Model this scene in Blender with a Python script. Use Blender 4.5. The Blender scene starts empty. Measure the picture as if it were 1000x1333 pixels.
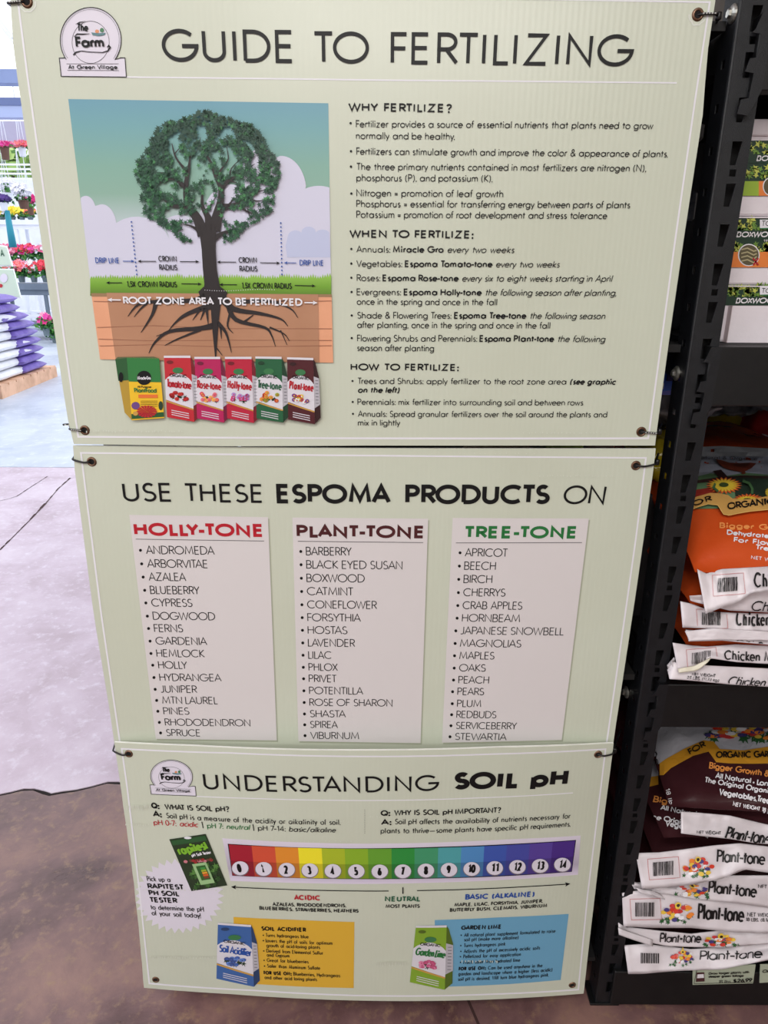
import bpy, math, random
from math import sin, cos, pi, radians, tan, atan
from mathutils import Vector, Matrix, noise
from mathutils.bvhtree import BVHTree
from mathutils.geometry import tessellate_polygon
random.seed(7)
SC = bpy.context.scene
COL = SC.collection

# ------------------------------------------------------------------ camera
CAMH = 1.50
FPX, TH, ROLL, YAW, CX, CD = 925.9, 0.33537, 0.006117, -0.000684, 0.03253, 1.08485
CAMP = Vector((CX, -CD, CAMH))
RM = (Matrix.Rotation(YAW, 3, 'Z') @ Matrix.Rotation(pi/2-TH, 3, 'X') @ Matrix.Rotation(ROLL, 3, 'Z'))
cam = bpy.data.cameras.new('camera'); cam.sensor_fit = 'VERTICAL'
cam.sensor_height = 36.0; cam.lens = FPX/1333*36.0; cam.clip_start = .02; cam.clip_end = 300
camo = bpy.data.objects.new('camera', cam); COL.objects.link(camo)
camo.matrix_world = Matrix.Translation(CAMP) @ RM.to_4x4()
SC.camera = camo

# ------------------------------------------------------------------ world, lamps, exposure
SC.view_settings.view_transform = 'Standard'; SC.view_settings.look = 'None'
SC.view_settings.exposure = 0.0; SC.view_settings.gamma = 1.0
SC.view_settings.use_curve_mapping = False
wd = bpy.data.worlds.new('sky'); SC.world = wd; wd.use_nodes = True
bg = wd.node_tree.nodes['Background']
bg.inputs[0].default_value = (0.90, 0.94, 1.0, 1); bg.inputs[1].default_value = 2.0

def area_light(name, loc, size, size_y, power, color, target=None):
    l = bpy.data.lights.new(name, 'AREA'); l.shape = 'RECTANGLE'; l.size = size; l.size_y = size_y
    l.energy = power; l.color = color
    o = bpy.data.objects.new(name, l); COL.objects.link(o); o.location = loc
    d = (Vector(target)-Vector(loc)) if target else Vector((0, 0, -1))
    o.rotation_euler = d.to_track_quat('-Z', 'Y').to_euler()
    return o
area_light('ceiling_lamp', (-0.2, -1.9, 3.05), 1.6, .5, 41, (1.0, .98, .94))
area_light('ceiling_lamp', (0.35, -4.9, 3.15), 2.6, .5, 58, (1.0, .99, .97), (0.1, 0, 1.6))
area_light('ceiling_lamp', (-1.2, -2.8, 3.05), 1.6, .5, 32, (1.0, .98, .95))
area_light('ceiling_lamp', (2.0, -3.2, 3.05), 1.6, .5, 14, (1.0, .95, .86))

# ------------------------------------------------------------------ helpers
def S(r, g=None, b=None):
    if g is None: r, g, b = r
    def f(c):
        c /= 255.0
        return c/12.92 if c <= .04045 else ((c+.055)/1.055)**2.4
    return (f(r), f(g), f(b), 1)

MATS = {}
def mat(name, rgb, rough=.5, metal=0, vary=0, scale=20, bump=0, bscale=60, coat=0, spec=None, rgb2=None, stretch=(1, 1, 1), lo=.35, hi=.65, detail=5):
    if name in MATS: return MATS[name]
    m = bpy.data.materials.new(name); m.use_nodes = True; nt = m.node_tree
    b = nt.nodes['Principled BSDF']
    b.inputs['Base Color'].default_value = S(rgb); b.inputs['Roughness'].default_value = rough
    b.inputs['Metallic'].default_value = metal
    if coat: b.inputs['Coat Weight'].default_value = coat; b.inputs['Coat Roughness'].default_value = .12
    if spec is not None: b.inputs['Specular IOR Level'].default_value = spec
    tc = None
    if vary or rgb2 or bump:
        tc = nt.nodes.new('ShaderNodeTexCoord'); mp = nt.nodes.new('ShaderNodeMapping')
        mp.inputs['Scale'].default_value = stretch
        nt.links.new(tc.outputs['Object'], mp.inputs['Vector'])
    if vary or rgb2:
        n = nt.nodes.new('ShaderNodeTexNoise'); n.inputs['Scale'].default_value = scale; n.inputs['Detail'].default_value = detail
        nt.links.new(mp.outputs[0], n.inputs['Vector'])
        r = nt.nodes.new('ShaderNodeValToRGB'); r.color_ramp.elements[0].position = lo; r.color_ramp.elements[1].position = hi
        c1 = tuple(max(0, c-vary) for c in rgb); c2 = rgb2 or tuple(min(255, c+vary) for c in rgb)
        if rgb2 and not vary: c1 = rgb
        r.color_ramp.elements[0].color = S(c1); r.color_ramp.elements[1].color = S(c2)
        nt.links.new(n.outputs['Fac'], r.inputs[0]); nt.links.new(r.outputs[0], b.inputs['Base Color'])
    if bump:
        n2 = nt.nodes.new('ShaderNodeTexNoise'); n2.inputs['Scale'].default_value = bscale; n2.inputs['Detail'].default_value = 4
        nt.links.new(mp.outputs[0], n2.inputs['Vector'])
        bp = nt.nodes.new('ShaderNodeBump'); bp.inputs['Strength'].default_value = bump; bp.inputs['Distance'].default_value = .004
        nt.links.new(n2.outputs['Fac'], bp.inputs['Height']); nt.links.new(bp.outputs[0], b.inputs['Normal'])
    MATS[name] = m
    return m

def mesh_obj(name, verts, faces, mats, parent=None, fm=None, smooth=False, loc=None):
    me = bpy.data.meshes.new(name)
    if loc is not None: verts = [Vector(v)-Vector(loc) for v in verts]
    me.from_pydata([tuple(v) for v in verts], [], faces)
    if not isinstance(mats, (list, tuple)): mats = [mats]
    for m in mats: me.materials.append(m)
    if fm: me.polygons.foreach_set('material_index', fm)
    if smooth: me.polygons.foreach_set('use_smooth', [True]*len(me.polygons))
    me.update()
    o = bpy.data.objects.new(name, me); COL.objects.link(o)
    if loc is not None: o.location = loc
    if parent is not None:
        o.parent = parent
        if loc is None: o.matrix_parent_inverse = Matrix.Translation(-parent.location)
        else: o.location = Vector(loc)-parent.location
    return o

def thing(name, label, cat, loc=(0, 0, 0), group=None):
    o = bpy.data.objects.new(name, None); COL.objects.link(o); o.location = loc; o.empty_display_size = .05
    o['label'] = label; o['category'] = cat
    if group: o['group'] = group
    return o
def tag(o, label, cat, group=None):
    o['label'] = label; o['category'] = cat
    if group: o['group'] = group
    return o
def struct(o): o['kind'] = 'structure'; return o

class MB:
    def __init__(s): s.v = []; s.f = []; s.m = []; s.mats = []
    def mi(s, m):
        if m not in s.mats: s.mats.append(m)
        return s.mats.index(m)
    def add(s, vs, fs, m):
        b = len(s.v); s.v += [Vector(v) for v in vs]; k = s.mi(m)
        for f in fs: s.f.append([i+b for i in f]); s.m.append(k)
    def box(s, a, b, m, bev=0):
        (x0, y0, z0), (x1, y1, z1) = a, b
        if bev <= 0:
            vs = [(x, y, z) for x in (x0, x1) for y in (y0, y1) for z in (z0, z1)]
            s.add(vs, [(0, 1, 3, 2), (4, 6, 7, 5), (0, 4, 5, 1), (2, 3, 7, 6), (0, 2, 6, 4), (1, 5, 7, 3)], m); return
        rings = []
        def ring(i, z):
            x, X, y, Y = x0+i, x1-i, y0+i, y1-i; c = bev
            return [(x+c, y, z), (X-c, y, z), (X, y+c, z), (X, Y-c, z), (X-c, Y, z), (x+c, Y, z), (x, Y-c, z), (x, y+c, z)]
        vs = ring(bev*.6, z0)+ring(0, z0+bev)+ring(0, z1-bev)+ring(bev*.6, z1)
        fs = [tuple(range(7, -1, -1)), tuple(range(24, 32))]
        for r in range(3):
            for i in range(8): fs.append((r*8+i, r*8+(i+1) % 8, r*8+8+(i+1) % 8, r*8+8+i))
        s.add(vs, fs, m)
    def tube(s, pts, r, m, n=8, cap=True):
        pts = [Vector(p) for p in pts]; rr = r if isinstance(r, (list, tuple)) else [r]*len(pts)
        vs = []; fs = []
        for i, p in enumerate(pts):
            t = (pts[min(i+1, len(pts)-1)]-pts[max(i-1, 0)]).normalized()
            a = Vector((0, 0, 1)) if abs(t.z) < .9 else Vector((1, 0, 0))
            u = t.cross(a).normalized(); w = t.cross(u)
            for k in range(n):
                an = 2*pi*k/n; vs.append(p+(u*cos(an)+w*sin(an))*rr[i])
        for i in range(len(pts)-1):
            for k in range(n): fs.append((i*n+k, i*n+(k+1) % n, (i+1)*n+(k+1) % n, (i+1)*n+k))
        if cap: fs += [tuple(range(n-1, -1, -1)), tuple(range((len(pts)-1)*n, len(pts)*n))]
        s.add(vs, fs, m)
    def lathe(s, c, prof, m, n=20, axis=(0, 0, 1)):
        q = Vector((0, 0, 1)).rotation_difference(Vector(axis)); c = Vector(c); vs = []; fs = []
        for r, z in prof:
            for k in range(n): vs.append(c+q@Vector((r*cos(2*pi*k/n), r*sin(2*pi*k/n), z)))
        for i in range(len(prof)-1):
            for k in range(n): fs.append((i*n+k, i*n+(k+1) % n, (i+1)*n+(k+1) % n, (i+1)*n+k))
        fs += [tuple(range(n-1, -1, -1)), tuple(range((len(prof)-1)*n, len(prof)*n))]
        s.add(vs, fs, m)
    def build(s, name, parent=None, smooth=False, loc=None):
        return mesh_obj(name, s.v, s.f, s.mats, parent, s.m, smooth, loc)

# a photograph measurement turned into a direction, a point on a depth plane, or a point on a level
def ray(px, py): return (RM @ Vector(((px-500)/FPX, -(py-666.5)/FPX, -1))).normalized()
def at(px, py, Y=0.0):
    d = ray(px, py); return CAMP+d*((Y-CAMP.y)/d.y)
def onz(px, py, Z=0.0):
    d = ray(px, py); return CAMP+d*((Z-CAMP.z)/d.z)
def onx(px, py, X):
    d = ray(px, py); return CAMP+d*((X-CAMP.x)/d.x)

# ------------------------------------------------------------------ stroke lettering
G = {
'A': (.74, '0,0 .37,1 .74,0;.12,.32 .62,.32'), 'B': (.54, '0,.5 0,1 .25,1 @.25,.75,.23,.25,90,-90 0,.5;0,.5 .27,.5 @.27,.25,.27,.25,90,-90 0,0 0,.5'),
'C': (.86, '@.5,.5,.5,.5,48,312'), 'D': (.72, '0,0 0,1 .24,1 @.24,.5,.48,.5,90,-90 0,0'), 'E': (.44, '.44,1 0,1 0,0 .44,0;0,.52 .41,.52'),
'F': (.42, '.42,1 0,1 0,0;0,.5 .39,.5'), 'G': (.98, '@.5,.5,.5,.5,46,358 .56,.48'), 'H': (.6, '0,0 0,1;.6,0 .6,1;0,.52 .6,.52'), 'I': (0, '0,0 0,1'),
'J': (.3, '.3,1 .3,.22 @.1,.2,.2,.2,0,-130'), 'K': (.55, '0,0 0,1;.5,1 .03,.5 .55,0'), 'L': (.4, '0,1 0,0 .4,0'), 'M': (.88, '0,0 .11,1 .44,.12 .77,1 .88,0'),
'N': (.66, '0,0 0,1 .66,0 .66,1'), 'O': (1.0, '@.5,.5,.5,.5,0,360'), 'P': (.5, '0,0 0,1 .24,1 @.24,.74,.26,.26,90,-90 0,.48'), 'Q': (1.0, '@.5,.5,.5,.5,0,360;.58,.32 .98,-.05'),
'R': (.54, '0,0 0,1 .24,1 @.24,.74,.26,.26,90,-90 0,.48;.22,.48 .54,0'), 'S': (.52, '@.27,.75,.22,.25,40,270 @.26,.25,.26,.25,90,-145'),
'T': (.54, '0,1 .54,1;.27,1 .27,0'), 'U': (.6, '0,1 0,.3 @.3,.3,.3,.3,180,360 .6,1'), 'V': (.7, '0,1 .35,0 .7,1'), 'W': (1.08, '0,1 .28,0 .54,.95 .8,0 1.08,1'),
'X': (.62, '0,1 .62,0;.6,1 .02,0'), 'Y': (.62, '0,1 .31,.46 .62,1;.31,.46 .31,0'), 'Z': (.6, '.02,1 .58,1 0,0 .6,0'),
'a': (.63, '@.3,.31,.3,.31,0,360;.63,.64 .63,0'), 'b': (.6, '0,1 0,0;@.3,.31,.3,.31,0,360'), 'c': (.5, '@.31,.31,.31,.31,50,310'), 'd': (.6, '@.3,.31,.3,.31,0,360;.6,1 .6,0'),
'e': (.58, '.01,.33 .59,.33 @.3,.31,.29,.31,6,318'), 'f': (.28, '@.25,.82,.13,.18,60,180 .12,0;0,.6 .27,.6'), 'g': (.6, '@.3,.31,.3,.31,0,360;.6,.62 .6,-.03 @.3,-.03,.3,.25,0,-150'),
'h': (.44, '0,1 0,0;0,.38 @.22,.39,.22,.24,180,0 .44,0'), 'i': (0, '0,.62 0,0;*0,.84'), 'j': (.06, '.06,.62 .06,-.15 @-.04,-.15,.1,.12,0,-110;*.06,.84'), 'k': (.42, '0,1 0,0;.38,.62 .03,.3 .42,0'),
'l': (0, '0,1 0,0'), 'm': (.76, '0,.62 0,0;0,.4 @.19,.41,.19,.21,180,0 .38,0;.38,.4 @.57,.41,.19,.21,180,0 .76,0'), 'n': (.44, '0,.62 0,0;0,.38 @.22,.39,.22,.23,180,0 .44,0'),
'o': (.62, '@.31,.31,.31,.31,0,360'), 'p': (.6, '0,.62 0,-.3;@.3,.31,.3,.31,0,360'), 'q': (.6, '.6,.62 .6,-.3;@.3,.31,.3,.31,0,360'), 'r': (.26, '0,.62 0,0;0,.36 @.2,.4,.2,.22,180,65'),
's': (.32, '@.17,.465,.14,.155,40,270 @.16,.155,.16,.155,90,-145'), 't': (.34, '.16,.88 .16,0;0,.62 .34,.62'), 'u': (.44, '0,.62 0,.22 @.22,.22,.22,.22,180,360;.44,.62 .44,0'),
'v': (.46, '0,.62 .23,0 .46,.62'), 'w': (.76, '0,.62 .2,0 .38,.58 .56,0 .76,.62'), 'x': (.42, '0,.62 .42,0;.41,.62 .01,0'), 'y': (.46, '0,.62 .24,0;.46,.62 .12,-.3'), 'z': (.4, '.01,.62 .39,.62 0,0 .4,0'),
'.': (0, '*0,.05'), ',': (.04, '.04,.08 0,-.14'), ':': (0, '*0,.08;*0,.52'), '!': (0, '0,1 0,.28;*0,.05'), "'": (0, '0,1 0,.75'), '?': (.4, '@.2,.76,.2,.24,170,-60 .2,.4 .2,.27;*.2,.05'),
'(': (.2, '@.4,.4,.36,.68,125,235'), ')': (.2, '@-.2,.4,.36,.68,55,-55'), '-': (.34, '0,.36 .34,.36'), '_': (1.0, '0,.32 1,.32'), '=': (.4, '0,.44 .4,.44;0,.22 .4,.22'), '/': (.36, '0,-.1 .36,1.05'), '|': (0, '0,-.15 0,1.05'),
'&': (.66, '.66,0 .16,.68 @.3,.8,.17,.2,215,-40 @.25,.26,.25,.26,80,330 .62,.42'), '$': (.5, '@.26,.72,.22,.22,40,270 @.25,.27,.25,.23,90,-145;.25,1.1 .25,-.1'), '%': (.7, '@.15,.8,.15,.2,0,360;@.55,.2,.15,.2,0,360;.6,1 .1,0'),
'0': (.54, '@.27,.5,.27,.5,0,360'), '1': (.2, '0,.84 .2,1 .2,0'), '2': (.5, '@.25,.74,.24,.26,165,-35 0,0 .52,0'), '3': (.48, '@.23,.75,.21,.25,140,-90;@.23,.25,.25,.25,90,-145'), '4': (.54, '.42,0 .42,1 0,.28 .54,.28'),
'5': (.48, '.45,1 .12,1 .06,.58 @.2,.32,.28,.32,115,-145'), '6': (.52, '.38,1 .06,.45;@.26,.28,.26,.28,0,360'), '7': (.5, '0,1 .5,1 .14,0'), '8': (.5, '@.25,.76,.21,.24,0,360;@.25,.27,.25,.27,0,360'), '9': (.52, '@.26,.72,.26,.28,0,360;.46,.55 .14,0'),
}
_gc = {}
def glyph(ch, seg):
    k = (ch, seg)
    if k in _gc: return _gc[k]
    w, s = G[ch]; out = []
    for st in s.split(';'):
        pts = []; closed = False; dot = None
        for tk in st.split():
            if tk[0] == '@':
                cx, cy, rx, ry, a0, a1 = [float(q) for q in tk[1:].split(',')]
                n = max(2, int(round(abs(a1-a0)/360*seg)))
                if abs(a1-a0) == 360: closed = True
                for i in range(n+(0 if closed else 1)):
                    a = radians(a0+(a1-a0)*i/n); pts.append((cx+rx*cos(a), cy+ry*sin(a)))
            elif tk[0] == '*': dot = tuple(float(q) for q in tk[1:].split(','))
            else: pts.append(tuple(float(q) for q in tk.split(',')))
        out.append((pts, closed, dot))
    _gc[k] = (w, out)
    return _gc[k]
def stroke(pts, w, closed=False, ext=0):
    n = len(pts); P = [Vector(p) for p in pts]; ws = w if isinstance(w, (list, tuple)) else [w]*n
    if ext and not closed:
        d = (P[0]-P[1]).normalized(); P[0] = P[0]+d*ext; d = (P[-1]-P[-2]).normalized(); P[-1] = P[-1]+d*ext
    L = []; R = []
    for i in range(n):
        a = P[i]-P[i-1] if (i > 0 or closed) else None
        b = P[(i+1) % n]-P[i] if (i < n-1 or closed) else None
        if a is None or a.length < 1e-9: a = b
        if b is None or b.length < 1e-9: b = a
        a = a.normalized(); b = b.normalized(); na = Vector((-a.y, a.x)); nb = Vector((-b.y, b.x)); m = na+nb
        m = na if m.length < 1e-4 else m.normalized()
        k = 1/max(.5, m.dot(na)); L.append(P[i]+m*ws[i]*.5*k); R.append(P[i]-m*ws[i]*.5*k)
    q = []
    for i in range(n if closed else n-1):
        j = (i+1) % n; q.append([L[i], L[j], R[j], R[i]])
    return q
_RL = set('CGOQcdegoqS06898.,'); _RR = set('DOQbopeBPSs5698036CcG'); _DL = set('AVWXYTvwxyJtf7-'); _DR = set('AVWXYTLKFRPvwxykrtf7-')
def gap(a, b, track):
    if a == ' ' or b == ' ': return track*.5
    l = .7 if a in _RR else (.28 if a in _DR else 1.25); r = .7 if b in _RL else (.28 if b in _DL else 1.25)
    g = track*.5*(l+r)
    if (a in 'LT' and b in 'TYVo') or (a == 'A' and b in 'VTYWv') or (b == 'A' and a in 'VTYWPF') or (a in 'TY' and b in 'aeor'): g -= .10
    return g
def twidth(s, track, word):
    w = 0
    for i, ch in enumerate(s):
        w += word if ch == ' ' else glyph(ch, 12)[0]
        if i < len(s)-1: w += gap(ch, s[i+1], track)
    return w

class Surf:                       # a sheet in XZ with depth Y(x,z)
    sgn = 1; eps = .00035
    def __init__(s, yf, step=None): s.yf = yf; s.step = step
    def loc(s, px, py):
        Y = s.yf(0, 0)
        for _ in range(5):
            p = at(px, py, Y); Y = s.yf(p.x, p.z)
        return Vector((p.x, p.z))
    def p3(s, a, layer): return Vector((a[0], s.yf(a[0], a[1])-s.eps*layer, a[1]))
class Skin:                       # any built mesh: print is laid onto its skin
    sgn = -1; eps = .0009
    def __init__(s, verts, faces, step=6): s.t = BVHTree.FromPolygons([tuple(v) for v in verts], faces); s.step = step
    def loc(s, px, py): return Vector((px, py))
    def p3(s, a, layer):
        d = ray(a[0], a[1]); h, n, i, dist = s.t.ray_cast(CAMP, d)
        if h is None: return None
        if n.dot(d) > 0: n = -n
        return h+n*s.eps*layer

class Art:
    def __init__(s, surf): s.s = surf; s.v = []; s.f = []; s.m = []; s.mats = []
    def raw(s, poly, m, layer):   # poly in local 2D, convex
        st = s.s.step
        polys = [poly]
        if getattr(s.s, 'xmin', None) is not None:
            polys = [s.clip(poly, 0, s.s.xmin, 1)]
            if len(polys[0]) < 3: return
        if st:
            axes = (0,) if s.s.sgn == 1 else (0, 1)
            for ax in axes:
                out = []
                for p in polys:
                    lo = min(q[ax] for q in p); hi = max(q[ax] for q in p)
                    if hi-lo <= st: out.append(p); continue
                    k = math.floor(lo/st)
                    while k*st < hi:
                        c = s.clip(s.clip(p, ax, k*st, 1), ax, (k+1)*st, -1)
                        if len(c) > 2: out.append(c)
                        k += 1
                polys = out
        if m not in s.mats: s.mats.append(m)
        mi = s.mats.index(m)
        for p in polys:
            v = [s.s.p3(q, layer) for q in p]
            if any(q is None for q in v): continue
            if s.s.sgn == -1:
                if max((a-v[0]).length for a in v) > .06: continue
            b = len(s.v); s.v += v; s.f.append(list(range(b, b+len(v)))); s.m.append(mi)
    @staticmethod
    def clip(p, ax, c, sg):
        out = []
        for i in range(len(p)):
            a, b = p[i-1], p[i]; da = (a[ax]-c)*sg; db = (b[ax]-c)*sg
            if (da >= 0) != (db >= 0):
                t = da/(da-db); out.append(Vector((a[0]+(b[0]-a[0])*t, a[1]+(b[1]-a[1])*t)))
            if db >= 0: out.append(Vector((b[0], b[1])))
        return out
    def poly(s, pts, m, layer=1):
        L = [s.s.loc(*p) for p in pts]
        if len(L) == 3: s.raw(L, m, layer); return
        for t in tessellate_polygon([[Vector((a.x, a.y, 0)) for a in L]]): s.raw([L[i] for i in t], m, layer)
    def line(s, pts, w, m, layer=2, closed=False, ext=0):   # px widths
        for q in stroke(pts, w, closed, ext): s.quadpx(q, m, layer)
    def quadpx(s, q, m, layer): s.raw([s.s.loc(p[0], p[1]) for p in q], m, layer)
    def disc(s, x, y, rx, ry, m, layer=2, n=16, rot=0):
        s.raw([s.s.loc(x+rx*cos(2*pi*i/n)*cos(rot)-ry*sin(2*pi*i/n)*sin(rot), y+rx*cos(2*pi*i/n)*sin(rot)+ry*sin(2*pi*i/n)*cos(rot)) for i in range(n)], m, layer)
    def ring(s, x, y, rx, ry, w, m, layer=3, n=28): s.line([(x+rx*cos(2*pi*i/n), y+ry*sin(2*pi*i/n)) for i in range(n)], w, m, layer, True)
    def arrow(s, a, b, w, h, m, layer=3):
        a = Vector(a); b = Vector(b); d = (b-a).normalized(); n = Vector((-d.y, d.x))
        s.line([a, b-d*h*.8], w, m, layer); s.quadpx([b, b-d*h*1.3+n*h*.55, b-d*h*1.0, b-d*h*1.3-n*h*.55], m, layer)
    def text(s, t, x0, y0, x1, y1, h, m, wt=.1, layer=3, it=0, track=.2, word=.36, seg=14, caps=None):
        p0 = s.s.loc(x0, y0); p1 = s.s.loc(x1, y1); mx, my = (x0+x1)/2, (y0+y1)/2
        H = (s.s.loc(mx, my-h)-s.s.loc(mx, my)).length
        d = (p1-p0); W = d.length; d = d/W; up = Vector((-d.y, d.x))*s.s.sgn
        sw = H*wt; natural = twidth(t, track, word); Gs = sum(glyph(c, 12)[0] for c in t if c != ' '); Ts = natural-Gs; f0 = (W-sw)/max(natural*H, .0001)
        gs = f0**.25 if f0 < 1 else f0**1.25
        if Gs < .05 or ((W-sw)/H-gs*Ts)/Gs < .3: gs = f0; fx = f0*H
        else: fx = H*((W-sw)/H-gs*Ts)/Gs
        gs *= H; x = sw*.5
        for ci, ch in enumerate(t):
            gp = gap(ch, t[ci+1], track) if ci < len(t)-1 else 0
            if ch == ' ': x += (word+gp)*gs; continue
            w, sts = glyph(ch, seg)
            for pts, closed, dot in sts:
                if dot:
                    r = sw*.68; c = p0+d*(x+dot[0]*fx)+up*dot[1]*H
                    s.raw([c+d*r*cos(k*pi/3)+up*r*sin(k*pi/3) for k in range(6)], m, layer); continue
                Q = []
                for a, b in pts:
                    yy = sw*.5+b*(H-sw); Q.append((x+a*fx+it*yy, yy))
                for q in stroke(Q, sw, closed): s.raw([p0+d*c[0]+up*c[1] for c in q], m, layer)
            x += w*fx+gp*gs
    def build(s, name, parent=None):
        if not s.f: return None
        return mesh_obj(name, s.v, s.f, s.mats, parent, s.m)

# ------------------------------------------------------------------ setting: floor, ceiling, walls
def floor_mat(name, c1, c2, c3, rough, scale, spots):
    m = bpy.data.materials.new(name); m.use_nodes = True; nt = m.node_tree; N = nt.nodes; L = nt.links
    b = N['Principled BSDF']; b.inputs['Roughness'].default_value = rough
    tc = N.new('ShaderNodeTexCoord')
    n1 = N.new('ShaderNodeTexNoise'); n1.inputs['Scale'].default_value = scale; n1.inputs['Detail'].default_value = 9; n1.inputs['Roughness'].default_value = .65; n1.inputs['Distortion'].default_value = .4
    n2 = N.new('ShaderNodeTexNoise'); n2.inputs['Scale'].default_value = scale*9; n2.inputs['Detail'].default_value = 8; n2.inputs['Roughness'].default_value = .7
    for n in (n1, n2): L.new(tc.outputs['Object'], n.inputs['Vector'])
    r1 = N.new('ShaderNodeValToRGB'); e = r1.color_ramp.elements; e[0].position = .36; e[0].color = S(c1); e[1].position = .66; e[1].color = S(c3)
    k = e.new(.5); k.color = S(c2)
    L.new(n1.outputs['Fac'], r1.inputs[0])
    mx = N.new('ShaderNodeMix'); mx.data_type = 'RGBA'; mx.blend_type = 'MIX'
    r2 = N.new('ShaderNodeValToRGB'); r2.color_ramp.elements[0].position = .52; r2.color_ramp.elements[1].position = .72
    L.new(n2.outputs['Fac'], r2.inputs[0]); L.new(r2.outputs[0], mx.inputs[0])
    L.new(r1.outputs[0], mx.inputs[6]); mx.inputs[7].default_value = S(spots); L.new(mx.outputs[2], b.inputs['Base Color'])
    rr = N.new('ShaderNodeMapRange'); rr.inputs[3].default_value = rough-.12; rr.inputs[4].default_value = rough+.14
    L.new(n1.outputs['Fac'], rr.inputs[0]); L.new(rr.outputs[0], b.inputs['Roughness'])
    bp = N.new('ShaderNodeBump'); bp.inputs['Strength'].default_value = .25; bp.inputs['Distance'].default_value = .004
    L.new(n2.outputs['Fac'], bp.inputs['Height']); L.new(bp.outputs[0], b.inputs['Normal'])
    return m
m_brown = floor_mat('stained_brown_concrete', (82, 56, 56), (114, 84, 83), (140, 106, 97), .30, 3.4, (146, 116, 92))
m_pink = floor_mat('rose_worn_concrete', (178, 158, 170), (194, 176, 190), (208, 194, 206), .42, 2.6, (214, 204, 216))
m_blue = floor_mat('pale_grey_concrete', (165, 175, 192), (185, 193, 208), (200, 208, 222), .4, .9, (210, 216, 226))
# the crack between the brown slab and the rose slab
ck = [(-900, 1180), (-300, 1085), (-60, 1045), (0, 1034), (14, 1031), (30, 1027), (44, 1027), (58, 1030), (66, 1033), (82, 1030), (100, 1028), (118, 1024), (140, 1018), (153, 1018), (170, 1019), (230, 1010), (330, 1006), (470, 1000)]
ckw = [onz(x, y) for x, y in ck]
ckw = [Vector((-6, ckw[0].y, 0))]+[p for p in ckw if p.x > -5]+[Vector((6, ckw[-1].y-.3, 0))]
EDGE = onz(40, 608).y
def slab(name, a, b, m, z=0.0, t=.12):
    n = len(a); vs = [(p[0], p[1], z) for p in a]+[(p[0], p[1], z) for p in b]+[(p[0], p[1], z-t) for p in a]+[(p[0], p[1], z-t) for p in b]
    fs = []
    for i in range(n-1):
        fs.append((i, i+1, n+i+1, n+i)); fs.append((2*n+i+1, 2*n+i, 3*n+i, 3*n+i+1))
        fs.append((i+1, i, 2*n+i, 2*n+i+1)); fs.append((n+i, n+i+1, 3*n+i+1, 3*n+i))
    return struct(mesh_obj(name, vs, fs, m))
fl = slab('floor', [(p.x, -6) for p in ckw], [(p.x, p.y-.006-.012*abs(noise.noise(p*30))) for p in ckw], m_brown)
f2 = slab('floor', [(p.x, p.y+.003+.004*abs(noise.noise(p*50))) for p in ckw], [(p.x, EDGE-.004) for p in ckw], m_pink, -.001)
f3 = slab('floor', [(-30, EDGE+.004), (6, EDGE+.004)], [(-30, 40), (6, 40)], m_blue, 0)
f4 = slab('floor', [(-30, -6), (-6, -6)], [(-30, EDGE), (-6, EDGE)], m_pink, 0)
g0 = slab('floor', [(-30, -6), (6, -6)], [(-30, 40), (6, 40)], mat('crack_earth', (30, 22, 22), .95), -.004, .05)
# hairline cracks in the rose slab
hb = MB(); hm = mat('crack_dark', (60, 36, 34), .9)  # one dark tone for the crack strips and the joint
for pl, w in (([(0, 716), (12, 704), (22, 694), (40, 676), (60, 655), (76, 636), (92, 622)], .012), ([(0, 652), (22, 646), (40, 634), (62, 620)], .006)):
    P = [onz(x, y, .0005) for x, y in pl]
    for a, b in zip(P[:-1], P[1:]):
        n = 6
        for k in range(n):
            p = a.lerp(b, k/n); q = a.lerp(b, (k+1)/n); ww = w*(.3+abs(noise.noise(p*9))*1.6)
            hb.add([p+Vector((-ww, 0, 0)), p+Vector((ww*.4, 0, 0)), q+Vector((ww*.4, 0, 0)), q+Vector((-ww, 0, 0))], [(0, 1, 2, 3)], hm)
hb.build('hairline_crack', f2)
# saw-cut joint under the shelf end
jb = MB(); a = onz(610, 1303, .0006); b = onz(628, 1345, .0006); d = (b-a).normalized()
a = a-d*.5; b = b+d*1.5; n = Vector((-d.y, d.x, 0))*.003
jb.add([a-n, a+n, b+n, b-n], [(0, 1, 2, 3)], hm); jb.build('floor_joint', fl)

m_wall = mat('painted_wall', (206, 200, 188), .8, vary=6, scale=3)
wb = MB(); wb.box((-1.7, -6, 3.3), (6, 4.6, 3.4), mat('ceiling_paint', (215, 212, 204), .9, vary=5, scale=2)); struct(wb.build('ceiling'))
wb = MB(); wb.box((-6, -6.1, 0), (6, -6, 3.3), m_wall); struct(wb.build('wall_front'))
wb = MB(); wb.box((5.9, -6, 0), (6, 4.6, 3.3), m_wall); struct(wb.build('wall_right'))
wb = MB(); wb.box((-.1, 2.6, 0), (6, 2.7, 3.3), mat('back_wall_paint', (120, 116, 110), .9, vary=8, scale=3)); struct(wb.build('wall_back'))

# ------------------------------------------------------------------ the three sign panels
PW = .4572
def y1f(x, z): return -.004-.004*(1-(x/PW)**2)
def y2f(x, z): return .0-.003*(1-(x/PW)**2)
ZT3 = CAMH-.817
def y3f(x, z):
    t = min(1, max(0, (ZT3-z)/.61)); return -.010-(.034-.010*t)*(1-(x/.46)**2)
S1, S2, S3 = Surf(y1f, .08), Surf(y2f, .08), Surf(y3f, .035)

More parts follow.
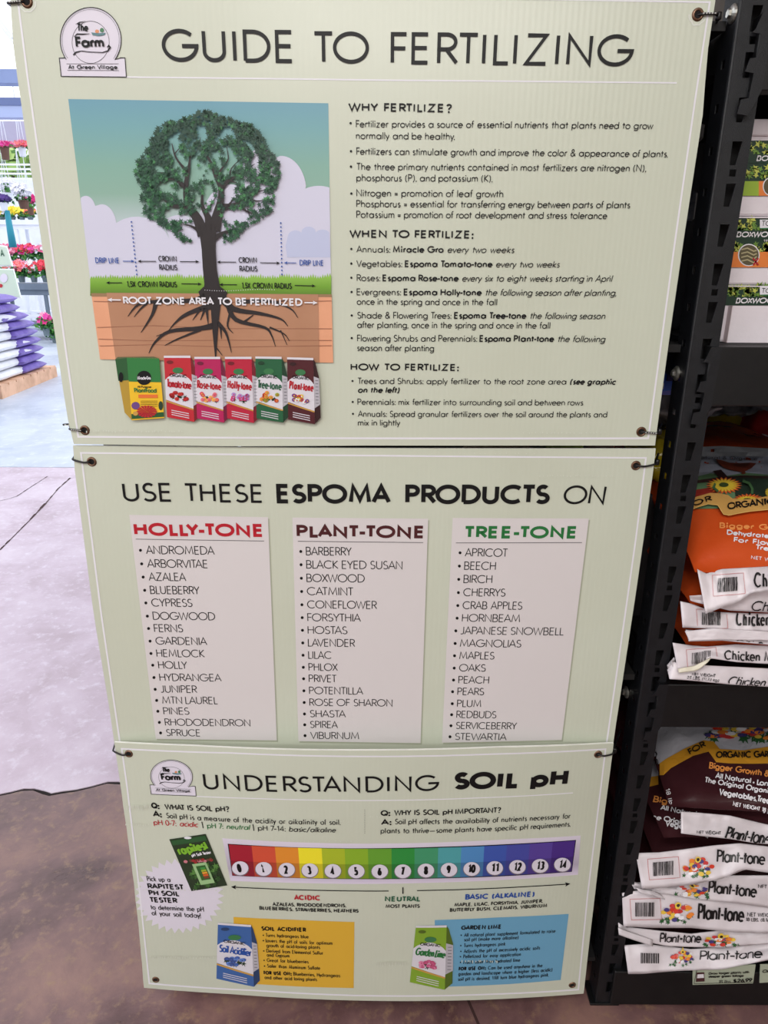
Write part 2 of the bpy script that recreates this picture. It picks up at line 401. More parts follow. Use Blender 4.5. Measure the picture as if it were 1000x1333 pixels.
def sign_board_mat():
    m = bpy.data.materials.new('pale_green_fluted_plastic'); m.use_nodes = True; nt = m.node_tree; N = nt.nodes; L = nt.links
    b = N['Principled BSDF']; b.inputs['Roughness'].default_value = .33
    b.inputs['Coat Weight'].default_value = .25; b.inputs['Coat Roughness'].default_value = .2
    tc = N.new('ShaderNodeTexCoord')
    n = N.new('ShaderNodeTexNoise'); n.inputs['Scale'].default_value = 3; L.new(tc.outputs['Object'], n.inputs['Vector'])
    r = N.new('ShaderNodeValToRGB'); r.color_ramp.elements[0].position = .3; r.color_ramp.elements[0].color = S(195, 199, 181); r.color_ramp.elements[1].position = .7; r.color_ramp.elements[1].color = S(200, 205, 188)
    L.new(n.outputs['Fac'], r.inputs[0]); L.new(r.outputs[0], b.inputs['Base Color'])
    w = N.new('ShaderNodeTexWave'); w.wave_type = 'BANDS'; w.bands_direction = 'X'; w.inputs['Scale'].default_value = 40; w.inputs['Distortion'].default_value = 0.2
    mp = N.new('ShaderNodeMapping'); mp.inputs['Scale'].default_value = (1, 1, .05); L.new(tc.outputs['Object'], mp.inputs['Vector']); L.new(mp.outputs[0], w.inputs['Vector'])
    n2 = N.new('ShaderNodeTexNoise'); n2.inputs['Scale'].default_value = 45; n2.inputs['Detail'].default_value = 3
    mp2 = N.new('ShaderNodeMapping'); mp2.inputs['Scale'].default_value = (1, 1, .02); L.new(tc.outputs['Object'], mp2.inputs['Vector']); L.new(mp2.outputs[0], n2.inputs['Vector'])
    ad = N.new('ShaderNodeMath'); ad.operation = 'ADD'; L.new(w.outputs['Fac'], ad.inputs[0]); L.new(n2.outputs['Fac'], ad.inputs[1])
    bp = N.new('ShaderNodeBump'); bp.inputs['Strength'].default_value = .10; bp.inputs['Distance'].default_value = .0008
    L.new(ad.outputs[0], bp.inputs['Height']); L.new(bp.outputs[0], b.inputs['Normal'])
    return m
M_SIGN = sign_board_mat()
M_EDGE = mat('white_cut_plastic_edge', (222, 222, 214), .5, vary=6, scale=40)
INK = mat('black_ink', (12, 12, 14), .5, spec=.3)
INKG = mat('dark_grey_ink', (22, 22, 23), .5, spec=.3)
WHITE = mat('white_ink', (226, 224, 230), .4)
LILAC = mat('pale_lilac_print', (216, 210, 222), .38)

def interp(pl, z):
    pl = sorted(pl, key=lambda p: p[1])
    if z <= pl[0][1]: a, b = pl[0], pl[1]
    elif z >= pl[-1][1]: a, b = pl[-2], pl[-1]
    else:
        for a, b in zip(pl[:-1], pl[1:]):
            if a[1] <= z <= b[1]: break
    t = (z-a[1])/(b[1]-a[1]); return a[0]+(b[0]-a[0])*t
def board(root, surf, left, right, top, bot, zt=None, nx=24, nz=16, rag=0):
    L = [surf.loc(*p) for p in left]; R = [surf.loc(*p) for p in right]
    def hl(pl, s):
        if pl is None: return zt
        q = [surf.loc(*p) for p in pl]; q = [((p.x-q[0].x)/(q[-1].x-q[0].x), p.y) for p in q]
        for a, b in zip(q[:-1], q[1:]):
            if s <= b[0]+1e-9: break
        return a[1]+(b[1]-a[1])*(s-a[0])/(b[0]-a[0])
    F = []; n = nx+1
    for j in range(nz+1):
        for i in range(n):
            s = i/nx; t = j/nz; z = hl(top, s)*(1-t)+hl(bot, s)*t
            xl = interp(L, z); xr = interp(R, z)
            if rag: xl += rag*(noise.noise(Vector((3, 0, z*60))))
            F.append(Vector((xl+(xr-xl)*s, z)))
    T = .0042
    vs = [Vector((p.x, surf.yf(p.x, p.y), p.y)) for p in F]+[Vector((p.x, surf.yf(p.x, p.y)+T, p.y)) for p in F]
    fs = []; fm = []; k = len(F)
    for j in range(nz):
        for i in range(nx):
            a = j*n+i; fs.append((a, a+n, a+n+1, a+1)); fm.append(0); fs.append((k+a, k+a+1, k+a+n+1, k+a+n)); fm.append(0)
    rim = [i for i in range(n)]+[j*n+nx for j in range(1, nz+1)]+[nz*n+i for i in range(nx-1, -1, -1)]+[j*n for j in range(nz-1, 0, -1)]
    for a, b in zip(rim, rim[1:]+rim[:1]): fs.append((a, b, k+b, k+a)); fm.append(1)
    return mesh_obj('board', vs, fs, [M_SIGN, M_EDGE], root, fm)

M_BRONZE = mat('aged_brass', (112, 84, 66), .38, .75, vary=18, scale=90)
M_BLACKH = mat('dark_hole', (10, 9, 9), .9)
M_RING = mat('scuffed_ring', (214, 216, 208), .5)
def grommet(root, surf, px, py, r=.0078, worn=False):
    c = surf.loc(px, py); Y = surf.yf(c.x, c.y); b = MB(); n = 28
    prof = [(r*.52, .002), (r*.55, -.0012), (r*.68, -.0022), (r*.85, -.0019), (r, -.0003), (r, .0005)]
    vs = []; fs = []
    for rr, yy in prof:
        for k in range(n): vs.append((c.x+rr*cos(2*pi*k/n), Y+yy, c.y+rr*sin(2*pi*k/n)))
    for i in range(len(prof)-1):
        for k in range(n): fs.append((i*n+k, i*n+(k+1) % n, (i+1)*n+(k+1) % n, (i+1)*n+k))
    b.add(vs, fs, M_BRONZE)
    b.add([(c.x+r*.54*cos(2*pi*k/n), Y-.0006, c.y+r*.54*sin(2*pi*k/n)) for k in range(n)], [tuple(range(n))], M_BLACKH)
    b.build('grommet', root, smooth=True)
    if worn:
        A = Art(surf); ww = MB()
        pts = []
        for k in range(22):
            a = pi*1.0*k/21; q = r*(1.45+.18*noise.noise(Vector((px, k*.5, 0)))); pts.append((c.x+q*cos(a), c.y-q*sin(a)))
        for q in stroke(pts, .0016): A.raw([Vector(p) for p in q], M_RING, 1)
        A.build('worn_film', root)

def bez(*P):
    P = [Vector(p) for p in P]; out = []
    for i in range(len(P)-1):
        p0 = P[max(i-1, 0)]; p1 = P[i]; p2 = P[i+1]; p3 = P[min(i+2, len(P)-1)]
        for k in range(6):
            t = k/6; out.append(.5*((2*p1)+(p2-p0)*t+(2*p0-5*p1+4*p2-p3)*t*t+(3*p1-p0-3*p2+p3)*t**3))
    return out+[P[-1]]
M_TIE = mat('black_nylon', (16, 16, 17), .35)
M_TIEW = mat('worn_white_fleck', (190, 190, 186), .5)
def tie(surf, g, e, label, side, fleck=False, tail=None, sag=.0):
    c = surf.loc(*g); q = surf.loc(*e); Y = surf.yf(c.x, c.y); Ye = surf.yf(q.x, q.y)
    b = MB()
    end = (q.x+side*.010, .040, q.y+.004) if side < 0 else (.484, .052, q.y+.003)
    pts = bez((c.x, Y+.001, c.y), (c.x+side*.006, Y-.0035, c.y), ((c.x+q.x)/2, min(Y, Ye)-.003, (c.y+q.y)/2-sag), (q.x+side*.001, Ye-.0022, q.y), (q.x+side*.004, Ye+.006, q.y+.001), end)
    b.tube(pts, .0016, M_TIE, 6)
    if fleck:
        for k in range(5):
            t = .25+k*.16; x = c.x+(q.x-c.x)*t; z = c.y+(q.y-c.y)*t
            b.box((x-.0011, min(Y, Ye)-.0052, z-.0006), (x+.0011, min(Y, Ye)-.0042, z+.0008), M_TIEW)
    if side > 0: b.box((q.x+.004, Ye+.004, q.y-.004), (q.x+.010, Ye+.012, q.y+.005), M_TIE, .001)
    o = b.build('cable_tie', smooth=True, loc=(c.x, Y, c.y)); tag(o, label, 'cable tie')
    if tail:
        t = MB(); P = [at(x, y, .02) for x, y in tail]
        t.tube(bez(*P), .0017, M_TIE, 5)
        for p in P[1:-1]: t.box((p.x-.0012, .0165, p.z-.0008), (p.x+.0012, .0185, p.z+.0008), M_TIEW)
        t.build('tie_tail', o)
    return o

# pen colours
RED = mat('red_ink', (178, 22, 40), .42); MAROON = mat('maroon_ink', (72, 24, 28), .42); GREENI = mat('green_ink', (34, 112, 56), .42)
BLUEI = mat('blue_ink', (34, 78, 158), .42); TEALI = mat('deep_green_ink', (38, 92, 66), .42)
NAVY = mat('navy_ink', (30, 52, 110), .42)
BARKP = mat('printed_bark', (34, 26, 28), .4)

# ---------------- top sign
sg1 = thing('guide_sign', 'top pale green guide to fertilizing sign with printed tree picture, highest of the three panels', 'sign', (0, 0, CAMH-.27))
board(sg1, S1, [(14, 4), (15, 40), (21, 90), (39, 213), (62, 370), (84, 520), (88, 545), (94, 568), (96, 578)], [(931, 4), (921, 70), (915, 150), (892, 300), (873, 430), (858, 540), (853, 579)], None, [(95, 578), (300, 581), (480, 580), (700, 580), (853, 580)], zt=CAMH+.345)
A = Art(S1)
A.line([(22, -20), (25, 14), (36, 100), (60, 270), (85, 450), (102, 568.5), (480, 570.5), (844, 570.5), (878, 320), (905, 130), (924, 3), (500, -4), (22, -12)], 2.4, WHITE, 1)
A.line([(164.5, 100.4), (500, 104.5), (881, 108)], 2.0, WHITE, 1); A.build('printed_border', sg1)
def words(surf, root, ws):
    for t, x0, y0, x1, y1, h, wt, tr in ws:
        A = Art(surf); A.text(t, x0, y0, x1, y1, h, INKG if surf is S1 else INK, wt, track=tr, seg=40, it=.05 if t == 'ON' else 0); A.build('printed_word', root)
words(S1, sg1, [('GUIDE', 212.5, 80.5, 382.5, 82.5, 43, .125, .24), ('TO', 408, 82.8, 480.5, 83.4, 42, .125, .14), ('FERTILIZING', 508.5, 84, 822, 87, 42, .125, .25)])

def para(surf, root, items, h, dots=(), wt=.115, name='printed_text', m=INKG, track=.2):
    A = Art(surf)
    for it in items:
        t, x0, y0, x1, y1 = it[:5]; k = it[5] if len(it) > 5 else ''
        A.text(t, x0, y0, x1, y1, h, m, .19 if 'b' in k else wt, it=.2 if 'i' in k else 0, track=track+(.06 if 'b' in k else 0))
    for x, y in dots: A.disc(x, y, h*.17, h*.17, m, 3, 8)
    return A.build(name, root)
H1 = 9.6
A = Art(S1); A.text('WHY FERTILIZE?', 453.5, 145, 588, 146.6, 11.2, INK, .2, track=.26); A.build('printed_heading', sg1)
para(S1, sg1, [('Fertilizer provides a source of essential nutrients that plants need to grow', 463.5, 166, 850, 168.4), ('normally and be healthy.', 463.5, 181.2, 592, 182.2)], H1, [(456.5, 160.5)])
para(S1, sg1, [('Fertilizers can stimulate growth and improve the color & appearance of plants.', 464, 201.6, 869, 205)], H1, [(457, 197)])
para(S1, sg1, [('The three primary nutrients contained in most fertilizers are nitrogen (N),', 464, 221.6, 841, 223.6), ('phosphorus (P), and potassium (K).', 464, 236, 641, 237)], H1, [(457, 217)])
para(S1, sg1, [('Nitrogen = promotion of leaf growth', 464, 255.8, 655, 257), ('Phosphorus = essential for transferring energy between parts of plants', 464, 269.9, 820, 271.4), ('Potassium = promotion of root development and stress tolerance', 464, 283.8, 790, 285.4)], H1, [(457.5, 252)])
A = Art(S1); A.text('WHEN TO FERTILIZE:', 455, 309.4, 616, 310.6, 10.5, INK, .2, track=.26); A.build('printed_heading', sg1)
H2 = 9.0
para(S1, sg1, [('Annuals:', 464, 328.7, 508, 329), ('Miracle Gro', 511.5, 329, 577.5, 329.2, 'b'), ('every two weeks', 582, 329.2, 669, 329.6, 'i')], H2, [(457.5, 324)])
para(S1, sg1, [('Vegetables:', 464, 347.5, 523.5, 347.8), ('Espoma Tomato-tone', 527, 347.8, 641, 348.2, 'b'), ('every two weeks', 645, 348.2, 728, 348.5, 'i')], H2, [(457.5, 343)])
para(S1, sg1, [('Roses:', 464.5, 366, 495, 366.2), ('Espoma Rose-tone', 498, 366.2, 597, 366.6, 'b'), ('every six to eight weeks starting in April', 601, 366.6, 796, 367, 'i')], H2, [(457.5, 361.5)])
para(S1, sg1, [('Evergreens:', 464.5, 384.3, 522, 384.5), ('Espoma Holly-tone', 525.5, 384.5, 627, 385, 'b'), ('the following season after planting,', 631, 385, 802, 385.4, 'i'), ('once in the spring and once in the fall', 464.5, 396.8, 647, 397.6)], H2, [(457.8, 380)])
para(S1, sg1, [('Shade & Flowering Trees:', 465, 414.7, 587.5, 415), ('Espoma Tree-tone', 591, 415, 685, 415.2, 'b'), ('the following season', 689, 415.2, 787, 415.6, 'i'), ('after planting, once in the spring and once in the fall', 465, 427, 716, 428)], H2, [(458, 410.5)])
para(S1, sg1, [('Flowering Shrubs and Perennials:', 465, 444.5, 621, 445), ('Espoma Plant-tone', 624, 445, 721, 445.3, 'b'), ('the following', 725, 445.3, 787, 445.6, 'i'), ('season after planting', 465, 457, 565, 457.5)], H2, [(458, 440)])
A = Art(S1); A.text('HOW TO FERTILIZE:', 456.5, 482, 597, 482.8, 9.2, INK, .2, track=.26); A.build('printed_heading', sg1)
H3 = 8.3
para(S1, sg1, [('Trees and Shrubs: apply fertilizer to the root zone area', 465.5, 499.7, 737, 500.6), ('(see graphic', 741, 500.6, 801, 501, 'ib'), ('on the left)', 465.5, 511.4, 520, 511.6, 'ib')], H3, [(459, 495.8)])
para(S1, sg1, [('Perennials: mix fertilizer into surrounding soil and between rows', 465.5, 527, 759, 527.8)], H3, [(459.3, 523)])
para(S1, sg1, [('Annuals: Spread granular fertilizers over the soil around the plants and', 466, 542.5, 790, 543.4), ('mix in lightly', 466, 554, 521, 554.2)], H3, [(459.6, 538.5)])

# logo (arch badge)
def logo(surf, root, f, k):
    A = Art(surf); out = []
    for i in range(41):
        a = radians(217-254*i/40); out.append((118.4+39.6*cos(a), 52.3-42.3*sin(a)))
    base = [(157.5, 75.4), (163, 75.4), (164.8, 100.5), (80, 99.6), (77.5, 75.8), (85, 75.6)]
    O = out+base
    A.poly([f(*p) for p in O], LILAC, 1); A.line([f(*p) for p in O], 1.0*k, INK, 3, True)
    A.line([f(118.4+(p[0]-118.4)*.94, 54+(p[1]-54)*.94) for p in O[:41]], .35*k, INKG, 3)
    A.line([f(*p) for p in [(118.2+24.2*cos(2*pi*i/32), 55.2+27.5*sin(2*pi*i/32)) for i in range(32)]], .5*k, INKG, 2, True)
    def P(x, y): return f(x, y)
    A.poly([P(119, 42.5), P(129, 43.5), P(138, 43), P(136, 46), P(129, 47.3), P(121, 46)], mat('teal_print', (84, 122, 128), .4), 3)
    x, y = P(126.6, 41); A.disc(x, y, 2.7*k, 2.4*k, mat('orange_print', (214, 140, 92), .4), 2, 10)
    x, y = P(133, 39.5); A.disc(x, y, 2.7*k, 3*k, mat('leaf_green_print', (62, 120, 78), .4), 3, 8)
    def T(t, x0, y0, x1, h, w, it=0):
        a = f(x0, y0); b = f(x1, y0); A.text(t, a[0], a[1], b[0], b[1], h*k, INK, w, 4, it=it)
    T('The', 101, 41.3, 115.5, 10.5, .2, .08); T('Farm', 99.5, 62.5, 136.5, 14.5, .22)
    T('At Green Village', 89.5, 90.3, 153.5, 5.6 if k == 1 else 5, .18)
    A.line([P(97, 48), P(101, 44.6), P(108, 44.8), P(117, 44.2)], [.6*k, 1.6*k, 1.6*k, .5*k], INK, 4)
    A.line([P(99, 32), P(104, 29.5), P(112, 28)], [.5*k, 1.3*k, .4*k], INK, 4)
    A.line([P(96, 72), P(99, 68.5), P(106, 66.6), P(118, 68), P(134, 68.6), P(141, 66.5), P(144, 62), P(142, 59.5), P(140, 62)], [2*k, 1.6*k, 1*k, .9*k, 1*k, 1.4*k, 1.8*k, 1.6*k, 1.2*k], INK, 4)
    A.line([P(87, 83.3), P(155, 83.3)], .45*k, INKG, 3); A.line([P(88, 91.6), P(155, 92)], .45*k, INKG, 3)
    A.build('printed_logo', root)
logo(S1, sg1, lambda x, y: (x, y), 1)

# tree picture
def gradient_mat(name, z0, z1, stops, rough=.38):
    m = bpy.data.materials.new(name); m.use_nodes = True; nt = m.node_tree; N = nt.nodes; L = nt.links
    b = N['Principled BSDF']; b.inputs['Roughness'].default_value = rough
    g = N.new('ShaderNodeTexCoord'); sx = N.new('ShaderNodeSeparateXYZ'); L.new(g.outputs['Object'], sx.inputs[0])
    mr = N.new('ShaderNodeMapRange'); mr.inputs[1].default_value = z0; mr.inputs[2].default_value = z1; L.new(sx.outputs['Z'], mr.inputs[0])
    r = N.new('ShaderNodeValToRGB'); e = r.color_ramp.elements; e[0].position = stops[0][0]; e[0].color = S(stops[0][1]); e[1].position = stops[-1][0]; e[1].color = S(stops[-1][1])
    for p, c in stops[1:-1]: q = e.new(p); q.color = S(c)
    L.new(mr.outputs[0], r.inputs[0]); L.new(r.outputs[0], b.inputs['Base Color'])
    return m
zt = S1.loc(200, 131).y; zb = S1.loc(200, 345).y
SKYP = gradient_mat('printed_sky', zb, zt, [(0, (206, 206, 226)), (.28, (178, 194, 196)), (.45, (136, 172, 156)), (.62, (128, 170, 156)), (.85, (112, 162, 168)), (1, (104, 154, 172))])
A = Art(S1); A.poly([(89, 129), (427.5, 134.5), (431, 368), (118, 368)], SKYP, 1)
pic = A.build('tree_picture', sg1)
CLOUD = mat('printed_cloud', (204, 203, 222), .38); CLOUD2 = mat('printed_cloud_far', (186, 192, 220), .38)
A = Art(S1)
def arcp(cx, cy, rx, ry, a0, a1, n=12): return [(cx+rx*cos(radians(a0+(a1-a0)*i/n)), cy-ry*sin(radians(a0+(a1-a0)*i/n))) for i in range(n+1)]
A.poly([(105.5, 262)]+arcp(112, 275, 13, 20, 120, 20)+arcp(133, 296, 19, 30, 105, 10)+[(153, 366), (118, 366)], CLOUD, 2)
A.poly(arcp(178, 328, 46, 46, 178, 20)+arcp(234, 330, 40, 50, 120, 60)+arcp(300, 300, 40, 60, 130, 60)+arcp(340, 240, 32, 46, 140, 50)+arcp(366, 250, 33, 47, 92, 10)+arcp(415, 262, 30, 20, 125, 62)+[(431, 366), (132, 366)], CLOUD, 3)
A.poly([(372, 320)]+arcp(385, 308, 10, 8, 170, 40)+arcp(402, 304, 10, 9, 150, 30)+arcp(420, 306, 10, 7, 150, 30)+[(430.4, 335), (374, 335)], CLOUD2, 4)
A.build('printed_clouds', pic)
GRASS = gradient_mat('printed_grass', S1.loc(200, 386).y, S1.loc(200, 358).y, [(0, (84, 116, 36)), (.5, (110, 158, 44)), (1, (142, 188, 76))])
A = Art(S1); top = []
x = 118
while x < 431:
    y = 361.5-4.5*abs(noise.noise(Vector((x*.05, 0, 0))))-random.random()*1.2
    top += [(x, y+2), (x+1.6, y-1.5-random.random()*2.4)]; x += 3.1
top.append((431.5, 360))
for i in range(0, len(top)-1): A.poly([top[i], top[i+1], (top[i+1][0]+(3 if top[i+1][0] < 250 else 0)*0, 385), (top[i][0], 385)], GRASS, 5)
A.build('printed_grass', pic)
SOIL = mat('printed_soil', (222, 158, 122), .4, vary=5, scale=10); SOIL2 = mat('printed_root_zone', (176, 128, 98), .4, vary=5, scale=9); SOILT = mat('printed_topsoil', (150, 118, 84), .4)
SL = mat('printed_soil_line', (150, 98, 74), .4)
A = Art(S1); A.poly([(119.8, 383), (432, 384.5), (434, 472), (131, 467.5)], SOIL, 6)
A.poly([(119.5, 381.5), (432, 383), (432, 386.5), (120, 386)], SOILT, 7)
A.poly([(139.5, 381), (414.5, 383), (416, 471.5), (151.5, 468)], SOIL2, 8)
for yy in (392, 426, 441, 450): A.line([(122+(yy-383)*.13, yy), (200, yy+2.5*sin(yy)), (300, yy+1.5), (432, yy+1+2*cos(yy))], .7, SL, 9)
A.build('printed_soil', pic)
def branch(A, pts, layer=10, m=None):
    if len(pts) > 2:
        q = []
        for i in range(len(pts)-1):
            p0, p1, p2, p3 = [Vector(pts[max(0, min(len(pts)-1, j))]) for j in (i-1, i, i+1, i+2)]
            for k in range(4):
                t = k/4; q.append(.5*((2*p1)+(p2-p0)*t+(2*p0-5*p1+4*p2-p3)*t*t+(3*p1-p0-3*p2+p3)*t**3))
        pts = q+[Vector(pts[-1])]
    A.line([(p[0], p[1]) for p in pts], [p[2] for p in pts], m or BARKP, layer, ext=.5)
A = Art(S1)
TR = [[(277, 392, 30), (276, 378, 22), (273.5, 350, 19), (272, 325, 18), (270.5, 305, 21), (270, 296, 24)],
[(266, 306, 16), (258, 285, 12), (247, 270, 10), (243.5, 255, 8), (243.5, 238, 6), (247, 218, 4), (249, 202, 1.5)],
[(250, 271, 7), (238, 268.5, 6), (225, 268, 4), (213, 258, 2.5), (204, 250, 1.2)], [(222, 268, 3), (212, 276, 1.8), (196, 284, 1)], [(213, 252, 2), (200, 258, 1.4), (186, 262, .8)],
[(244, 246, 6), (232, 235, 4.5), (222, 228, 3), (208, 225, 1.2)], [(231, 234, 3), (218, 234, 2), (205, 241, 1)], [(224, 229, 3), (211, 214, 2), (203, 207, 1)], [(210, 215, 2), (206, 200, 1)],
[(245, 224, 5), (236, 214, 2.8), (229, 203, 2.2), (225, 188, 1.2)], [(229, 200, 1.6), (238, 190, 1)], [(248, 206, 2), (258, 196, 1.2), (262, 180, .8)], [(236, 243, 2), (228, 226, 1.4)], [(232, 266, 2.2), (228, 258, 1.4), (222, 252, .8)],
[(274, 302, 14), (272, 284, 9), (265.5, 272, 5), (264, 262, 4), (265, 246, 1.4)], [(268, 276, 4), (275, 268, 3), (281, 258, 1)],
[(280, 300, 16), (284, 280, 13), (288, 262, 9), (288.5, 245, 7), (282, 230, 5.4), (275.5, 212, 3.4), (266, 197, 2), (260, 184, 1)],
[(288.5, 246, 7), (298, 236, 4.4), (310, 229, 3), (322, 222, 1.4), (332, 214, .8)], [(283, 229, 4), (292, 217, 2.4), (298, 207, 1.6), (296, 192, .8)], [(300, 234, 2.4), (302, 220, 1.6), (316, 206, .8)],
[(289, 270, 10), (303, 268, 6), (315, 262, 4), (322, 254, 3), (336, 250, 1.6), (354, 246, .8)], [(313, 268, 4), (325, 277, 2), (341, 279.5, 1)], [(322, 255, 2.4), (334, 262, 1.8), (356, 259, .8)], [(298, 268, 3), (306, 258, 1.6)], [(302, 236, 2), (312, 240, 1)],
[(278, 312, 8), (288, 305, 5.4), (299, 301, 3.6), (308, 297, 1.4)], [(298, 302, 2.4), (303, 308, 1)], [(262, 302, 6), (251, 295, 2.6), (240, 292, 1)], [(323, 272, 1.8), (327, 286, .9)]]
A.poly([(252, 389), (260, 386), (265.5, 380), (267, 370), (265, 350), (263.5, 325), (261, 305), (259, 293), (284, 293), (282, 306), (281.5, 325), (283, 350), (286.5, 370), (288, 380), (294, 386), (302, 389), (278, 396)], BARKP, 12)
for t in TR[1:]: branch(A, t, 12)
A.build('printed_tree_trunk', pic)
A = Art(S1)
RT = [[(262, 386, 14), (277, 382, 26), (294, 387, 14)], [(268, 386, 10), (252, 391, 6), (210, 392, 5), (182, 396, 3), (168, 411, .8)], [(204, 394, 6), (199, 410, 3.6), (185, 432, .8)], [(192, 395, 3), (184, 402, 2), (176, 412, .7)],
[(276, 398, 9), (258, 403, 6), (240, 411, 4.4), (228, 421, 2), (220, 431, .8)], [(262, 402, 3), (252, 416, .8)], [(281, 423, 9), (262, 427, 6), (222, 431, 4.4), (203, 445, 2.6), (195, 459, .8)], [(262, 429, 3.4), (232, 441, 2), (216, 449, .7)], [(222, 431, 2), (205, 437, .7)],
[(282, 385, 15), (281, 420, 9), (281.5, 464, 1.6)], [(284, 420, 6), (295, 433, 3.4), (302, 458, .8)], [(288, 426, 3), (289, 440, .8)], [(281, 450, 2), (290, 462, .7)], [(288, 385, 12), (305, 402, 7), (340, 408, 4.4), (366, 415, 2.4), (375, 424, .8)],
[(297, 395, 7), (308, 416, 5.4), (345, 426, 3.6), (354, 436, 2), (359, 450, .8)], [(318, 419, 3), (330, 410, 1)], [(310, 393, 6), (350, 392, 3.6), (378, 401, 2), (388, 413, .7)], [(345, 393, 2), (372, 391, .7)], [(352, 426, 2.6), (370, 434, 1.4), (377, 443, .7)], [(300, 408, 3), (297, 424, 2), (304, 433, .7)], [(366, 430, 1.6), (374, 448, .7)], [(268, 401, 4), (262, 416, .8)], [(270, 404, 4), (272, 422, .8)]]
for t in RT: branch(A, t, 12)
A.build('printed_roots', pic)
LG = [mat('printed_leaf_dark', (28, 66, 50), .4), mat('printed_leaf_mid', (38, 88, 58), .4), mat('printed_leaf_light', (62, 124, 74), .4)]
A = Art(S1)
def leaf(A, x, y, s, a, m, layer):
    pts = []
    for k, (r, da) in enumerate([(1, 0), (.35, .45), (.8, .95), (.3, 1.5), (.55, 2.3), (.2, 3.14), (.55, -2.3), (.3, -1.5), (.8, -.95), (.35, -.45)]):
        pts.append(Vector((x+s*r*cos(a+da), y+s*r*sin(a+da))))
    L = [A.s.loc(*p) for p in pts]
    A.raw([L[0], L[1], L[2], L[3], L[4], L[5], L[6], L[7], L[8], L[9]], m, layer)
rl = random.Random(3); cnt = 0; holes = [(258, 222, 11, 15), (236, 252, 9, 7), (300, 248, 8, 10), (296, 222, 8, 7), (272, 252, 7, 14), (243, 283, 7, 6), (303, 285, 6, 5), (272, 282, 22, 12), (226, 236, 5, 4), (320, 238, 7, 4), (345, 255, 12, 3), (214, 262, 8, 3.5), (236, 205, 6, 6), (283, 203, 6, 7), (266, 300, 30, 16), (338, 270, 10, 3)]
while cnt < 1800:
    a = rl.random()*2*pi; r = rl.random()**.5
    x = 271+96*r*cos(a); y = 232+88*r*sin(a)
    R = 1-.07*abs(noise.noise(Vector((cos(a)*3, sin(a)*3, 1))))-.06*(.5+.5*sin(a*9))
    if r > R: continue
    if y > 288 and 251 < x < 289: continue
    if y > 308 and (x < 190 or x > 345): continue
    if any(((x-h[0])/h[2])**2+((y-h[1])/h[3])**2 < 1 for h in holes) and rl.random() > .05: continue
    dens = .40+.6*min(1, max(0, (r-.35)/.4))
    if y > 262: dens *= .75
    if rl.random() > dens: continue
    cl = noise.noise(Vector((x*.055, y*.055, 4)))
    if r < .8 and cl < -.14: continue
    m = LG[0] if rl.random() < (.75 if r > .62 and y < 215 else .4) else LG[1 if rl.random() < .75 else 2]
    leaf(A, x, y, 4.0+rl.random()*2.2, rl.random()*6.3, m, 13+cnt % 3); cnt += 1
A.build('printed_foliage', pic)
A = Art(S1)
for xa, ya, xb, yb in ((172, 289, 179, 357), (366, 290.5, 367.5, 357)):
    for k in range(14): A.disc(xa+(xb-xa)*k/13, ya+(yb-ya)*k/13, 1.15, 1.15, BLUEI, 9, 6)
A.text('DRIP LINE', 125.5, 342.6, 156.5, 342.8, 7.4, BLUEI, .15, 9); A.text('DRIP LINE', 390.5, 345.6, 421.5, 346, 7.4, BLUEI, .15, 9)
A.arrow((161, 340), (176, 340), 1, 3.6, BLUEI, 9); A.arrow((386, 342.3), (370, 342), 1, 3.6, BLUEI, 9)
for dx, dy in ((0, 0), (104, 1.7)):
    A.text('CROWN', 207.3+dx, 340.4+dy, 231+dx, 340.6+dy, 7.4, INK, .15, 9); A.text('RADIUS', 208.5+dx, 351.6+dy, 232+dx, 351.8+dy, 7.4, INK, .15, 9)
A.arrow((204, 340.2), (180, 340), 1, 3.8, INK, 9); A.arrow((235, 340.5), (260, 340.6), 1, 3.8, INK, 9); A.arrow((308, 341.2), (283, 341), 1, 3.8, INK, 9); A.arrow((339, 342), (365, 342.4), 1, 3.8, INK, 9)
A.text('1.5X CROWN RADIUS', 166.5, 373.4, 231.5, 374, 7.6, INK, .15, 9); A.text('1.5X CROWN RADIUS', 315.5, 375.2, 380.5, 376, 7.6, INK, .15, 9)
A.arrow((160, 368), (139, 368), 1, 3.8, INK, 9); A.arrow((237, 369.2), (263, 369.6), 1, 3.8, INK, 9); A.arrow((309, 370.5), (286, 370.3), 1, 3.8, INK, 9); A.arrow((384, 371.4), (411, 372), 1, 3.8, INK, 9)
A.text('ROOT ZONE AREA TO BE FERTILIZED', 162.5, 395.6, 394.5, 398, 9.8, WHITE, .21, 16, track=.26)
A.arrow((159, 390.3), (141.5, 390), 1.6, 4.8, WHITE, 16); A.arrow((397, 393.6), (414, 394), 1.6, 4.8, WHITE, 16)
for k in range(30): A.disc(268+k*3.1, 377.5+sin(k*.2), .55, .55, WHITE, 16, 5)
A.build('printed_captions', pic)

